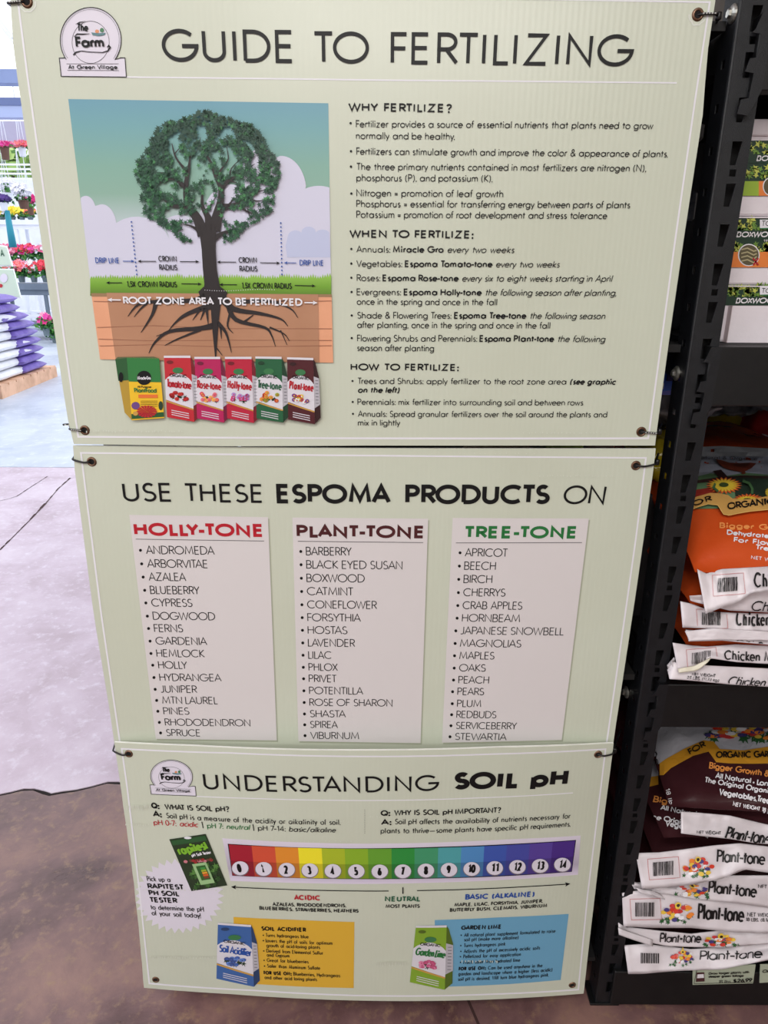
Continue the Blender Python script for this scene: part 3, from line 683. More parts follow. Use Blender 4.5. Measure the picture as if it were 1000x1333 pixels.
# printed product pictures
PW_ = mat('printed_pouch_white', (214, 210, 218), .38); GOLD = mat('printed_gold', (196, 150, 72), .4); LEAFG = mat('printed_emblem_green', (54, 116, 70), .4)
def bi(q, s, t):
    (ax, ay), (bx, by), (cx, cy), (dx, dy) = q
    return (ax*(1-s)*(1-t)+bx*s*(1-t)+cx*s*t+dx*(1-s)*t, ay*(1-s)*(1-t)+by*s*(1-t)+cy*s*t+dy*(1-s)*t)
def pouch(surf, root, q, dx, rgb, name, tcol, fruit, L=1, tabtxt=True, white=(.27, .76)):
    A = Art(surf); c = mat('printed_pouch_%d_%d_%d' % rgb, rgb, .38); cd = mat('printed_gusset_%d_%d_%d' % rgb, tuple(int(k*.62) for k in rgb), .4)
    w = q[1][0]-q[0][0]
    B = lambda s, t: bi(q, s, t)
    # soft printed drop shadow, gusset side, front
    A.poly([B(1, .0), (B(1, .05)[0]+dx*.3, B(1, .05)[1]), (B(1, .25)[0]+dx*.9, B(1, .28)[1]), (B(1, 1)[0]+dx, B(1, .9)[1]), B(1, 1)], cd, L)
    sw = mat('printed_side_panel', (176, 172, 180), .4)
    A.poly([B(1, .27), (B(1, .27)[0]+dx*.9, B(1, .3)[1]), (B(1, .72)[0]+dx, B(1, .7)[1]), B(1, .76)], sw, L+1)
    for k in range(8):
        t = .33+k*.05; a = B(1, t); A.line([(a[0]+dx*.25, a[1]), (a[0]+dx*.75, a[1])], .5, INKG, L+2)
    A.poly(q, c, L+1)
    A.poly([B(.0, -.015), B(1, -.015), B(1, .02), B(0, .02)], PW_, L+2)
    pts = [B(0, white[0]+.12)]+[B(s, white[0]+.10-.10*sin(pi*min(1, s*1.0))) for s in [.1*i for i in range(1, 10)]]+[B(1, white[0]+.12), B(1, white[1]+.04), B(.5, white[1]), B(0, white[1]-.05)]
    A.poly(pts, PW_, L+2)
    A.line([B(0, white[1]-.03), B(.5, white[1]+.015), B(1, white[1]+.05)], w*.05, GOLD, L+3)
    h = (q[3][1]-q[0][1])
    e = B(.5, .2); A.disc(e[0], e[1]+h*.02, w*.2, h*.05, LEAFG, L+3, 12)
    a = B(.18, .325); b = B(.82, .33); A.text('ORGANIC', a[0], a[1], b[0], b[1], h*.055, INK, .16, L+4)
    a = B(.05, .5); b = B(.97, .505); A.text(name, a[0], a[1], b[0], b[1], h*.14, tcol, .15, L+4)
    e = B(.22, .09); A.disc(e[0], e[1], w*.13, h*.03, cd, L+3, 10)
    for k in range(3):
        a = B(.18, .87+k*.035); b = B(.82, .885+k*.035); A.line([a, b], h*.012, PW_, L+3)
    r = random.Random(len(name)*7+int(q[0][0]))
    dk = mat('printed_dark_leaf', (36, 58, 40), .4)
    for k in range(7):
        a = B(.5+.3*(r.random()-.5)*1.9, .645+.06*(r.random()-.3)); leaf(A, a[0], a[1], w*.12, r.random()*6, dk, L+3)
    for k in range(12):
        s = .5+.30*(r.random()*2-1); t = .625+.065*(r.random()*2-1); a = B(s, t)
        A.disc(a[0], a[1], w*.085, h*.032, fruit[k % len(fruit)], L+4+k % 3, 9)
        A.disc(a[0]+.15*w*.1, a[1], w*.03, h*.012, fruit[(k+1) % len(fruit)], L+8, 6)
    A.build('printed_pouch', root)
fr = lambda *c: [mat('printed_%d_%d_%d' % k, k, .4) for k in c]
def carton(surf, root):
    A = Art(surf); g = mat('printed_carton_green', (44, 118, 58), .38); gd = mat('printed_carton_side_green', (36, 84, 44), .4); y = mat('printed_carton_yellow', (232, 186, 38), .38); yd = mat('printed_carton_side_yellow', (176, 142, 52), .4)
    A.poly([(152, 467), (167, 465), (173.5, 546), (164, 536)], yd, 17); A.poly([(152, 467), (167, 465), (169.3, 494), (156, 495)], gd, 18)
    A.poly([(155, 464), (202, 463.5), (209, 466), (167, 465.3), (152, 467)], mat('printed_carton_top', (88, 96, 62), .4), 18)
    q = [(167, 465), (209, 466), (215.5, 543), (173.5, 546)]; A.poly(q, y, 18)
    A.poly([bi(q, 0, 0), bi(q, 1, 0), bi(q, 1, .4), bi(q, 0, .38)], g, 19); A.poly([bi(q, 0, .9), bi(q, 1, .9), bi(q, 1, .98), bi(q, 0, .98)], gd, 19)
    A.disc(189.5, 491, 9.5, 9.3, INK, 20, 20); A.text('Miracle-Gro', 181, 493.3, 198.5, 493.3, 4.6, WHITE, .17, 21); A.disc(159.5, 490, 3, 6.5, INK, 20, 12)
    A.text('All Purpose', 181, 503.8, 199, 504, 3, INKG, .18, 21); A.text('PlantFood', 177, 510, 206, 510.3, 6.2, GREENI, .2, 21)
    A.poly([(182, 512.5), (207, 512.5), (207.3, 517), (182.2, 517)], mat('printed_orange_band', (222, 112, 48), .4), 20)
    for k in range(4): A.line([(185, 521+k*2.2), (207, 521+k*2.2)], .5, INKG, 20)
    for k in range(18):
        a = k*2*pi/18; A.poly([(193, 534.5), (193+12.5*cos(a-.14), 534.5+7.5*sin(a-.14)), (193+13.5*cos(a), 534.5+8*sin(a)), (193+12.5*cos(a+.14), 534.5+7.5*sin(a+.14))], RED, 20+k % 2)
    A.disc(178.5, 527, 5.5, 5, mat('printed_violet', (104, 66, 128), .4), 20, 10); A.disc(211, 527, 3, 6, mat('printed_dark_leaf', (36, 58, 40), .4), 20, 10); A.disc(178.5, 537, 3.4, 3, GOLD, 21, 8)
    A.build('printed_carton', root)
carton(S1, sg1)
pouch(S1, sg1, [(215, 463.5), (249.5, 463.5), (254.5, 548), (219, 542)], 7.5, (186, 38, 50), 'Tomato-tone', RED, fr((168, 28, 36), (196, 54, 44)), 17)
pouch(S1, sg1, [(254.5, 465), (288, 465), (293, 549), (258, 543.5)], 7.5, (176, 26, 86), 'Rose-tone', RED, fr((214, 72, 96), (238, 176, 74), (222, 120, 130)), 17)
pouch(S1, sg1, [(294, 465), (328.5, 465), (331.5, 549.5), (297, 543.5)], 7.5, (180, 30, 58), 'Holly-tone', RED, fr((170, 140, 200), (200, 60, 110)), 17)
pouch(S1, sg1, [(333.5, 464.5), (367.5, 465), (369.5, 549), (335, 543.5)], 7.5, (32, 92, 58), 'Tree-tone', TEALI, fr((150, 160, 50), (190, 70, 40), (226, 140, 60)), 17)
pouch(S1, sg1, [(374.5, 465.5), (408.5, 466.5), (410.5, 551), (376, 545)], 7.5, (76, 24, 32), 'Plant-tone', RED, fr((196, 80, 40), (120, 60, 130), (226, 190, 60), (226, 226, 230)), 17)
grommet(sg1, S1, 35, 2, worn=True); grommet(sg1, S1, 908.5, 19, worn=True); grommet(sg1, S1, 110.5, 560); grommet(sg1, S1, 835, 562)

# ---------------- middle sign
sg2 = thing('product_list_sign', 'middle pale green sign with three white lists of plants under bold black title', 'sign', (0, 0, CAMH-.87))
board(sg2, S2, [(95, 580), (97, 610), (103, 655), (122, 800), (142, 920), (158, 1030)], [(854, 583), (851, 610), (829, 765), (801, 950), (790, 1030)], [(95, 580), (480, 583.5), (854, 584)], [(158, 1016), (480, 1018), (792, 1016)], nx=16)
A = Art(S2); A.line([(105.5, 589.5), (480, 593), (841, 596), (828, 700), (811, 820), (790, 966), (780, 1008), (161, 1008), (156, 965), (132, 800), (113, 650)], 2.2, WHITE, 1, True); A.build('printed_border', sg2)
words(S2, sg2, [('USE', 161.5, 652.5, 224.6, 653, 24.5, .13, .24), ('THESE', 241, 653.2, 342.7, 654.5, 24.5, .13, .24), ('ESPOMA', 360.5, 655, 509, 655.8, 25.5, .21, .28), ('PRODUCTS', 527.5, 656, 715, 656, 25.5, .21, .28), ('ON', 732, 656, 786, 656.4, 24.5, .12, .2)])
BOX = mat('printed_list_white', (212, 206, 206), .38); BSH = mat('printed_list_shade', (166, 170, 150), .4)
def listbox(q, head, hx, mh, rule, rows, dot):
    A = Art(S2); sh = [(x+1.6, y+2.2) for x, y in q]; A.poly(sh, BSH, 1); A.poly(q, BOX, 2)
    a = (q[0][0]+4, q[0][1]); 
    A.line(rule, .9, mat('printed_rule', (110, 106, 108), .4), 3)
    A.text(head, *hx, mh, .24, track=.3, seg=20)
    bx = A.build('printed_list_box', sg2)
    A = Art(S2)
    for i, (t, x0, x1, y, h) in enumerate(rows):
        A.text(t, x0, y, x1, y+.010*(x1-x0), h, INKG, .098, track=.17, word=.3); A.disc(dot(x0), y-h*.45, 2, 2, INK, 3, 8)
    A.build('printed_plant_names', bx)
n1 = 'ANDROMEDA ARBORVITAE AZALEA BLUEBERRY CYPRESS DOGWOOD FERNS GARDENIA HEMLOCK HOLLY HYDRANGEA JUNIPER MTN_LAUREL PINES RHODODENDRON SPRUCE'.split()
xl = [258, 262, 267, 272, 276, 281, 285, 290, 293, 299, 303, 307, 312, 316, 321, 325]; xr = [487, 464, 392, 437, 413, 489, 382, 462, 454, 396, 510, 429, 498, 403, 606, 439]
yb = [413, 458, 502, 546, 588, 632, 673, 715, 756, 795, 836, 875, 912, 948, 985, 1020]
rows = [(n1[i].replace('_', ' '), 90+xl[i]/2.564, 90+xr[i]/2.564, 560+yb[i]/2.564, 11.2-.13*i) for i in range(16)]
listbox([(168.5, 670), (349, 673), (360.5, 963.5), (203, 961.5)], 'HOLLY-TONE', (175.5, 697, 343.5, 698.8, 17), RED, [(177, 701.5), (344, 704)], rows, lambda x: x-7.5)
n2 = 'BARBERRY|BLACK EYED SUSAN|BOXWOOD|CATMINT|CONEFLOWER|FORSYTHIA|HOSTAS|LAVENDER|LILAC|PHLOX|PRIVET|POTENTILLA|ROSE OF SHARON|SHASTA|SPIREA|VIBURNUM'.split('|')
xr = [458, 524, 475, 460.5, 491, 470, 452.5, 462.5, 432, 440, 438.5, 473, 511, 450.5, 440, 467.5]; yb = [417, 461, 506, 550, 594, 637, 679, 721, 762, 802, 840, 880, 919, 957, 993, 1029]
rows = [(n2[i], 398.5+i*.37, xr[i], 560+yb[i]/2.564, 11.2-.13*i) for i in range(16)]
listbox([(380.8, 673.5), (557.5, 675), (547.6, 967), (388.6, 964.5)], 'PLANT-TONE', (386.5, 699.4, 552.5, 700.6, 16.6), MAROON, [(388, 704.3), (551, 706)], rows, lambda x: x-6.8)
n3 = 'APRICOT|BEECH|BIRCH|CHERRYS|CRAB APPLES|HORNBEAM|JAPANESE SNOWBELL|MAGNOLIAS|MAPLES|OAKS|PEACH|PEARS|PLUM|REDBUDS|SERVICEBERRY|STEWARTIA'.split('|')
xl = [345, 343, 341, 340, 338, 336, 332, 330, 328, 327, 325, 322, 321, 319, 317, 314]; xr = [478, 441, 430, 471, 523, 516, 652, 520, 437, 410, 420, 405, 396, 443, 506, 475]
yb = [391, 432, 473, 514, 554, 593, 632, 671, 709, 747, 784, 820, 857, 891, 925, 959]
rows = [(n3[i], 460+xl[i]/2.381, 460+xr[i]/2.381, 560+yb[i]/2.381, 11.0-.12*i) for i in range(16)]
listbox([(589.4, 674), (766.6, 674.8), (731.3, 963), (575.5, 966.5)], 'TREE-TONE', (603.5, 700.6, 750.5, 700.8, 16.2), GREENI, [(593.5, 706.4), (757.5, 706)], rows, lambda x: x-6)
grommet(sg2, S2, 119.5, 601); grommet(sg2, S2, 828, 606)

# ---------------- bottom sign (bowed)
sg3 = thing('soil_ph_sign', 'bottom pale green sign on soil pH with rainbow number scale, bowed forward', 'sign', (0, -.02, CAMH-1.42))
board(sg3, S3, [(149, 966), (152, 985), (162, 1060), (172, 1130), (181, 1210), (187, 1282)], [(799, 967), (797, 985), (787, 1060), (777, 1145), (767, 1230), (760, 1293)], [(149.5, 966.5), (250, 971), (480, 977), (650, 973), (799, 967.5)], [(189, 1286), (300, 1294), (500, 1303), (640, 1301), (759, 1293.5)], nx=48, nz=26, rag=.0016)
A = Art(S3); A.line([(158.5, 974.5), (300, 980), (470, 984.5), (640, 981.5), (788.5, 975), (778, 1060), (765, 1165), (753, 1288), (640, 1294), (480, 1296), (330, 1289), (194.5, 1280), (186, 1200), (176, 1110), (165, 1020)], 2.0, WHITE, 1, True)
A.line([(256, 1036.5), (340, 1039.5), (430, 1041.6), (520, 1041.6), (620, 1038.6), (746, 1032)], 1.2, WHITE, 1); A.build('printed_border', sg3)
words(S3, sg3, [('UNDERSTANDING', 266, 1026.8, 571, 1028.8, 21, .13, .28), ('SOIL', 589.5, 1027.4, 676, 1025.6, 22.5, .26, .34), ('pH', 690, 1024.8, 738, 1022.6, 22.5, .26, .34)])
logo(S3, sg3, lambda x, y: (195.3+(x-77.5)*.69, 988+(y-10)*.505+(x-77.5)*.024), .62)
def runs(root, items, dots=(), h=6.6, name='printed_text'):
    A = Art(S3)
    for it in items:
        t, x0, y0, x1, y1 = it[:5]; o = dict(h=h, m=INKG, wt=.12, it=0, track=.18); o.update(it[5] if len(it) > 5 else {})
        A.text(t, x0, y0, x1, y1, o['h'], o['m'], o['wt'], it=o['it'], track=o['track'], seg=10)
    for x, y in dots: A.disc(x, y, 1, 1, INKG, 3, 6)
    return A.build(name, root)
Bd = dict(wt=.22, m=INK, track=.28); Hd = dict(wt=.17, m=INK, h=7.2, track=.22)
runs(sg3, [('Q:', 197.5, 1051.8, 208, 1052.5, dict(Bd, h=7.6)), ('WHAT IS SOIL pH?', 215, 1053.2, 299, 1056.3, Hd), ('A:', 199.5, 1062.6, 211, 1063.4, dict(Bd, h=7.6)), ('Soil pH is a measure of the acidity or aikalinity of soil.', 217, 1064.6, 443.5, 1073.4, dict(h=7.2, track=.22)),
 ('pH 0-7:', 200.5, 1073.4, 230, 1075, dict(m=RED, h=7.2)), ('acidic', 234, 1075.2, 258, 1076.6, dict(m=RED, it=.2, h=7.2)), ('|', 264, 1077, 264.8, 1077, dict(h=8)), ('pH 7:', 270, 1077.6, 291, 1078.6, dict(m=GREENI, h=7)), ('neutral', 295, 1078.8, 325, 1080, dict(m=GREENI, it=.2, h=7)), ('|', 330, 1080.4, 330.8, 1080.4, dict(h=8)), ('pH 7-14:', 336, 1080.6, 372, 1082, dict(h=7)), ('basic/alkaline', 376, 1082.2, 437, 1083.4, dict(it=.2, h=7))])
A = Art(S3)
for k in range(14): A.disc(475, 1054+k*2.3, .45, .45, INKG, 3, 5)
A.build('printed_dotted_divider', sg3)
runs(sg3, [('Q:', 495.5, 1061.6, 508, 1061.4, dict(Bd, h=7.4)), ('WHY IS SOIL pH IMPORTANT?', 513, 1061, 652, 1057.3, Hd), ('A:', 496, 1073.6, 509.5, 1073.2, dict(Bd, h=7.4)), ('Soil pH affects the availability of nutrients necessary for', 514, 1072.6, 742.5, 1065, dict(h=7.2, track=.2)), ('plants to thrive_some plants have specific pH requirements.', 495.5, 1084.4, 742.5, 1075.6, dict(h=7.2, track=.2))])
# scale
A = Art(S3); SIL = gradient_mat('printed_silver_frame', S3.loc(500, 1150).y, S3.loc(500, 1094).y, [(0, (214, 204, 222)), (.25, (176, 166, 184)), (.7, (200, 192, 206)), (1, (222, 214, 228))])
A.poly([(289.5, 1091), (380, 1096), (460, 1098), (570, 1096.5), (660, 1092.5), (756, 1087.5), (752.5, 1138.5), (650, 1145.5), (560, 1149), (460, 1150.5), (380, 1149), (300, 1146.5)], SIL, 1)
A.poly([(296.5, 1098), (380, 1102.5), (460, 1104), (570, 1102), (660, 1098.5), (750, 1093), (744.5, 1134.5), (650, 1140.5), (560, 1143.3), (460, 1144), (380, 1142.5), (302.5, 1139.6)], INK, 2)
sc_ = A.build('printed_scale', sg3)
tb = [298, 327.7, 358, 388.2, 418.8, 448.7, 479, 509.7, 539.8, 570.6, 600.7, 630.5, 660, 690, 719.7, 748.8]
def ytop(x): return 1104.4-(x-475)**2*(.00018 if x < 475 else .000142)
def ybot(x): return 1143-(x-475)**2*(.000135 if x < 475 else .000125)
CC = [(158, 24, 44), (204, 78, 52), (220, 138, 44), (236, 222, 44), (166, 182, 40), (134, 172, 40), (98, 156, 46), (40, 138, 58), (62, 146, 104), (76, 156, 162), (76, 134, 190), (58, 84, 168), (66, 72, 156), (84, 62, 148), (70, 42, 128)]
cc = [(313, 1129), (343.5, 1130), (373.5, 1131), (403.5, 1131.7), (433.5, 1132.6), (464, 1133), (494.5, 1133.2), (524.5, 1133), (554.5, 1132), (584.5, 1131), (614, 1130), (644, 1128.8), (673.5, 1127.4), (703, 1126), (732, 1124.4)]
for i in range(15):
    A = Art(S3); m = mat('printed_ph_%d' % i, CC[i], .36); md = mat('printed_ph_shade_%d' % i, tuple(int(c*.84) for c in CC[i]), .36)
    def sk(x, t): return x+(523-x)*.022*t
    a, b = tb[i], tb[i+1]
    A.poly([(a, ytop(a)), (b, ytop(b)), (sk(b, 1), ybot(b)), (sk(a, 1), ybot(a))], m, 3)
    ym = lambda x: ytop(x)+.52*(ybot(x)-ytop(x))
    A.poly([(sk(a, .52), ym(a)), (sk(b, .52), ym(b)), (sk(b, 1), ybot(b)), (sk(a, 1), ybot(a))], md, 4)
    x, y = cc[i]; A.disc(x, y+.8, 11.4, 9.6, mat('printed_button_rim', (120, 110, 120), .4), 5, 20); A.disc(x, y, 10.6, 9, LILAC, 6, 20)
    t = str(i); w = 2.8 if len(t) == 1 else 5
    A.text(t, x-w*(.4 if t == '1' else 1), y+5.4, x+w*(.6 if t == '1' else 1), y+5.2-(.3 if i > 8 else 0), 11, INK, .2, 7)
    A.build('printed_scale_cell', sc_)
A = Art(S3); A.line([(306, 1154.3), (370, 1157.2), (440, 1159), (506, 1159.4)], 1.1, INK, 3); A.poly([(301, 1154), (307.5, 1151.6), (306, 1154.3), (307.2, 1157.2)], INK, 3); A.build('printed_arrow', sg3); A = Art(S3)
A.line([(543, 1158.8), (620, 1156.8), (690, 1153.4), (738, 1150.4)], 1.1, INK, 3); A.poly([(742.5, 1150), (735.5, 1148), (737, 1150.6), (736, 1153.6)], INK, 3); A.build('printed_arrow', sg3); A = Art(S3); A.line([(524.6, 1154.5), (524.6, 1163)], 1.6, INK, 3); A.build('printed_tick', sg3)
SB = dict(wt=.2, m=INK, h=4.7, track=.28)
runs(sg3, [('ACIDIC', 383, 1171, 417.5, 1171.8, dict(wt=.22, m=RED, h=6.8, track=.3)), ('AZALEAS, RHODODENDRONS,', 355, 1178.6, 451, 1180.6, SB), ('BLUEBERRIES, STRAWBERRIES, HEATHERS', 338, 1183.6, 467, 1187.6, SB)])
runs(sg3, [('NEUTRAL', 501, 1173, 547.5, 1173, dict(wt=.22, m=TEALI, h=6.8, track=.3)), ('MOST PLANTS', 502, 1181.4, 546.5, 1181.3, SB)])
runs(sg3, [('BASIC (ALKALINE)', 605.5, 1170.6, 696, 1166.6, dict(wt=.22, m=BLUEI, h=7, track=.3)), ('MAPLE, LILAC, FORSYTHIA, JUNIPER,', 591.5, 1179.6, 706.5, 1174.6, SB), ('BUTTERFLY BUSH, CLEMATIS, VIBURNUM', 585.5, 1186.4, 712, 1180.4, SB)])
# starburst
A = Art(S3); pts = []
for k in range(68):
    a = 2*pi*k/68; r = 1 if k % 2 == 0 else .86; pts.append((max(176.5+(0), 233+59*r*cos(a)), 1166+49*r*sin(a)))
for k in range(68): A.poly([(233, 1166), pts[k], pts[(k+1) % 68]], LILAC, 1)
sb = A.build('printed_starburst', sg3)
runs(sb, [('Pick up a', 192, 1146.6, 222.5, 1147.8, dict(h=6.6)), ('RAPITEST', 193, 1156.2, 240.5, 1157.8, dict(Bd, h=6.8)), ('PH SOIL', 194.5, 1165, 234.5, 1166.4, dict(Bd, h=6.8)), ('TESTER', 195.5, 1174, 232, 1175.2, dict(Bd, h=6.8)), ('to determine the pH', 196.5, 1183.4, 266, 1186.4, dict(h=6.6)), ('of your soil today!', 198, 1191, 262, 1194.6, dict(h=6.6))])
A = Art(S3); q = [(220.5, 1092), (268, 1085), (296, 1152), (249.5, 1159.5)]; B = lambda s, t: bi(q, s, t)
A.poly(q, mat('printed_card_green', (34, 52, 30), .38), 3); A.poly([B(.03, .03), B(.97, .03), B(.97, .12), B(.03, .12)], mat('printed_card_top', (38, 84, 44), .38), 4)
lime = mat('printed_lime', (122, 178, 48), .38)
a = B(.1, .32); b = B(.95, .28); A.text('rapitest', a[0], a[1], b[0], b[1], 12, lime, .2, 5); a = B(.4, .38); b = B(.95, .37); A.text('pH Soil Tester', a[0], a[1], b[0], b[1], 4, WHITE, .2, 5)
A.disc(*B(.5, .02), 5, 1.6, WHITE, 5, 10)
r = random.Random(2)
for k in range(16): A.disc(*B(.15+.75*r.random(), .44+.05*r.random()), 2.4, 2, fr((150, 40, 44), (196, 120, 130), (94, 60, 44))[k % 3], 5+k % 2, 8)
for k in range(34): leaf(A, *B(.08+.85*r.random(), .55+.4*r.random()), 6, r.random()*6, fr((60, 104, 46), (86, 132, 62), (40, 74, 34))[k % 3], 5+k % 3)
Q = [B(.33, .5), B(.72, .5), B(.72, .9), B(.33, .9)]; A.poly(Q, mat('printed_tester_body', (150, 186, 132), .38), 9); A.poly([bi(Q, .2, .12), bi(Q, .85, .12), bi(Q, .85, .8), bi(Q, .2, .8)], fr((46, 92, 40))[0], 10)
for k in range(5): A.poly([bi(Q, .45, .2+k*.11), bi(Q, .8, .2+k*.11), bi(Q, .8, .29+k*.11), bi(Q, .45, .29+k*.11)], fr((60, 140, 60), (150, 170, 50), (220, 150, 50), (210, 90, 40), (120, 60, 40))[k], 11)
A.build('printed_tester_card', sg3)
A = Art(S3); A.poly([(304, 1193.5), (380, 1197), (461.5, 1200), (460.5, 1286), (400, 1284.5), (308, 1279)], mat('printed_mustard', (214, 168, 52), .38), 1); yb_ = A.build('printed_yellow_box', sg3)
T5 = dict(h=4.9, wt=.12)
runs(yb_, [('SOIL ACIDIFIER', 340.5, 1210.8, 399, 1212.6, dict(Bd, h=5.6)), ('Turns hydrangeas blue', 346, 1219, 402, 1221.2, T5), ('Lowers the pH of soils for optimum', 346, 1226, 433, 1229.6, T5), ('growth of acid-loving plants', 347, 1232.4, 417, 1235, T5), ('Derived from Elemental Sulfur', 347, 1239.4, 421, 1242.4, T5), ('and Gypsum', 347.5, 1244.8, 377, 1246, T5), ('Great for blueberries', 347.5, 1251.6, 402, 1253.8, T5), ('Safer than Aluminum Sulfate', 348, 1259, 417, 1262, T5), ('FOR USE ON:', 343.5, 1268, 380, 1269.4, dict(Bd, h=4.9)), ('Blueberries, Hydrangeas', 382, 1269.4, 443, 1271.8, T5), ('and other acid loving plants', 344.5, 1274, 413, 1276.8, T5)], [(343, 1217), (343, 1224), (343.5, 1237.3), (344, 1249.5), (344.5, 1257)])
A = Art(S3); A.poly([(566, 1197.5), (650, 1194), (740.5, 1189.5), (730, 1275.5), (660, 1281), (568, 1284.5)], mat('printed_sky_blue', (104, 160, 192), .38), 1); bb_ = A.build('printed_blue_box', sg3)
runs(bb_, [('GARDEN LIME', 600, 1210, 652.5, 1208.4, dict(Bd, h=5.6)), ('All natural plant supplement formulated to raise', 604, 1219, 723, 1213.6, T5), ('soil pH (make more alkaline)', 604, 1225, 675, 1222, T5), ('Turns hydrangeas pink', 603.5, 1232.6, 658, 1230.4, T5), ('Adjusts the pH of excessively acidic soils', 603.5, 1240, 703, 1235.6, T5), ('Pelletized for easy application', 603, 1247, 678, 1243.8, T5), ('Much safer than hydrated lime', 603, 1254.4, 677, 1251.4, T5), ('FOR USE ON:', 597, 1263, 632.5, 1261.8, dict(Bd, h=4.9)), ('Can be used anywhere in the', 635, 1261.8, 706, 1258.6, T5), ('garden and landscape where a higher (less acidic)', 596.5, 1269.6, 719, 1264, T5), ('soil pH is desired. Will turn blue hydrangeas pink.', 596, 1276.4, 714, 1270.6, T5)], [(600.5, 1216.8), (600, 1230.4), (600, 1237.8), (599.5, 1244.8), (599.5, 1252.2)])
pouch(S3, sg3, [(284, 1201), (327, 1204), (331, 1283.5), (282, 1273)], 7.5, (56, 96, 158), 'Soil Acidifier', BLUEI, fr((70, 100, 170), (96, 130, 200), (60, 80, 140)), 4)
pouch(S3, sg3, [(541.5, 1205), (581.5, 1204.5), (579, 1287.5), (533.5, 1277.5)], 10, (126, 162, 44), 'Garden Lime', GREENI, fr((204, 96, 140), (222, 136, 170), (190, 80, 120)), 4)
for g in ((168, 981), (778.5, 982), (203, 1275), (745, 1282)): grommet(sg3, S3, *g)
# scuffed dashes worn through the print along the flutes
def scuffs(surf, root, spans, m):
    A = Art(surf); r = random.Random(5)
    for xa, xb, y, n, h in spans:
        for k in range(n):
            x = xa+(xb-xa)*(k+r.random()*.6)/n; yy = y+r.random()*1.4; A.quadpx([(x, yy), (x+1.0, yy), (x+1.0, yy+h*(.4+r.random())), (x, yy+h*(.4+r.random()))], m, 12)
    A.build('scuff_marks', root)['kind'] = 'stuff'
SC_ = mat('scuffed_white', (206, 210, 196), .5)
scuffs(S1, sg1, [(112, 240, 559, 30, 2), (680, 790, 561, 22, 1.5), (300, 440, 566, 18, 1.2)], SC_)
scuffs(S3, sg3, [(165, 196, 1046, 14, 4), (230, 470, 1066, 50, .9), (300, 460, 1092, 24, .9), (163, 196, 1070, 10, 2), (480, 700, 1060, 50, 1.2), (180, 330, 1155, 30, 1.4), (195, 280, 1242, 26, 2.4), (600, 650, 1247, 14, 3), (490, 530, 1250, 12, 4)], SC_)
scuffs(S2, sg2, [(700, 800, 617, 22, 1.4), (560, 700, 588, 16, 1.2)], SC_)

# cable ties
tie(S1, (33, 3), (13, 4.5), 'flecked black cable tie at upper left corner of the top sign', -1, True)
tie(S1, (908.5, 19), (932, 19), 'flecked black cable tie from top right grommet of the top sign to the rack post', 1, True)
tie(S1, (110.5, 560), (93, 558.5), 'flecked black cable tie at lower left corner of the top sign', -1, True, tail=[(92, 557), (90, 553), (86, 552.5), (82, 553)])
tie(S1, (835, 562), (855, 563.5), 'flecked black cable tie at lower right corner of the top sign', 1, True)
tie(S2, (119.5, 601), (97, 598), 'plain black cable tie at upper left corner of the middle sign', -1, sag=.002)
tie(S2, (828, 606), (852, 603.5), 'plain black cable tie at upper right corner of the middle sign', 1, sag=.002)
tie(S3, (168, 981), (149.5, 977), 'plain black cable tie at upper left corner of the bottom sign', -1, sag=.002)
tie(S3, (778.5, 982), (797, 980), 'plain black cable tie at upper right corner of the bottom sign', 1, sag=.001)

# ------------------------------------------------------------------ black slotted storage rack
M_STEEL = mat('black_powder_coated_steel', (14, 16, 21), .46, .1, vary=4, scale=60, bump=.25, bscale=900)
M_STEELB = mat('black_beam_steel', (8, 8, 10), .5, .1, vary=3, scale=40, bump=.2, bscale=700)
M_DECK = mat('dark_shelf_deck', (18, 17, 18), .7, vary=5, scale=14)
M_ZINC = mat('zinc_plated_steel', (186, 184, 176), .3, .9, vary=14, scale=160)
PX0, PY0, PWD, PDP = .494, .012, .043, .046
_a = at(950, 184, PY0).z; _b = at(936, 393, PY0).z; PITCH = (_a-_b)/4; ZREF = _a
BLK = mat('slot_shade_black', (10, 10, 12), .9)  # painted shade for the inside of the post slots
rack = thing('storage_rack', 'tall black slotted steel storage rack with shelves beside and behind the signs', 'rack', (PX0, PY0, 0))
def holed(o, u0, u1, z0, z1, holes, fn):          # a strip with real openings; fn maps (u, z) to a point
    vs = []; fs = []; z = z0
    def q(*p):
        b = len(vs); vs.extend(fn(*k) for k in p); fs.append(tuple(range(b, b+len(p))))
    for (a, b, h) in sorted(holes, key=lambda k: k[0]):   # a,b = z range of the cell, h = four hole corners
        if a < z or b > z1: continue
        if a > z: q((u0, z), (u1, z), (u1, a), (u0, a))
        c = [(u0, a), (u1, a), (u1, b), (u0, b)]
        for i in range(4): j = (i+1) % 4; q(c[i], c[j], h[j], h[i])
        z = b
    q((u0, z), (u1, z), (u1, z1), (u0, z1))
    return vs, fs
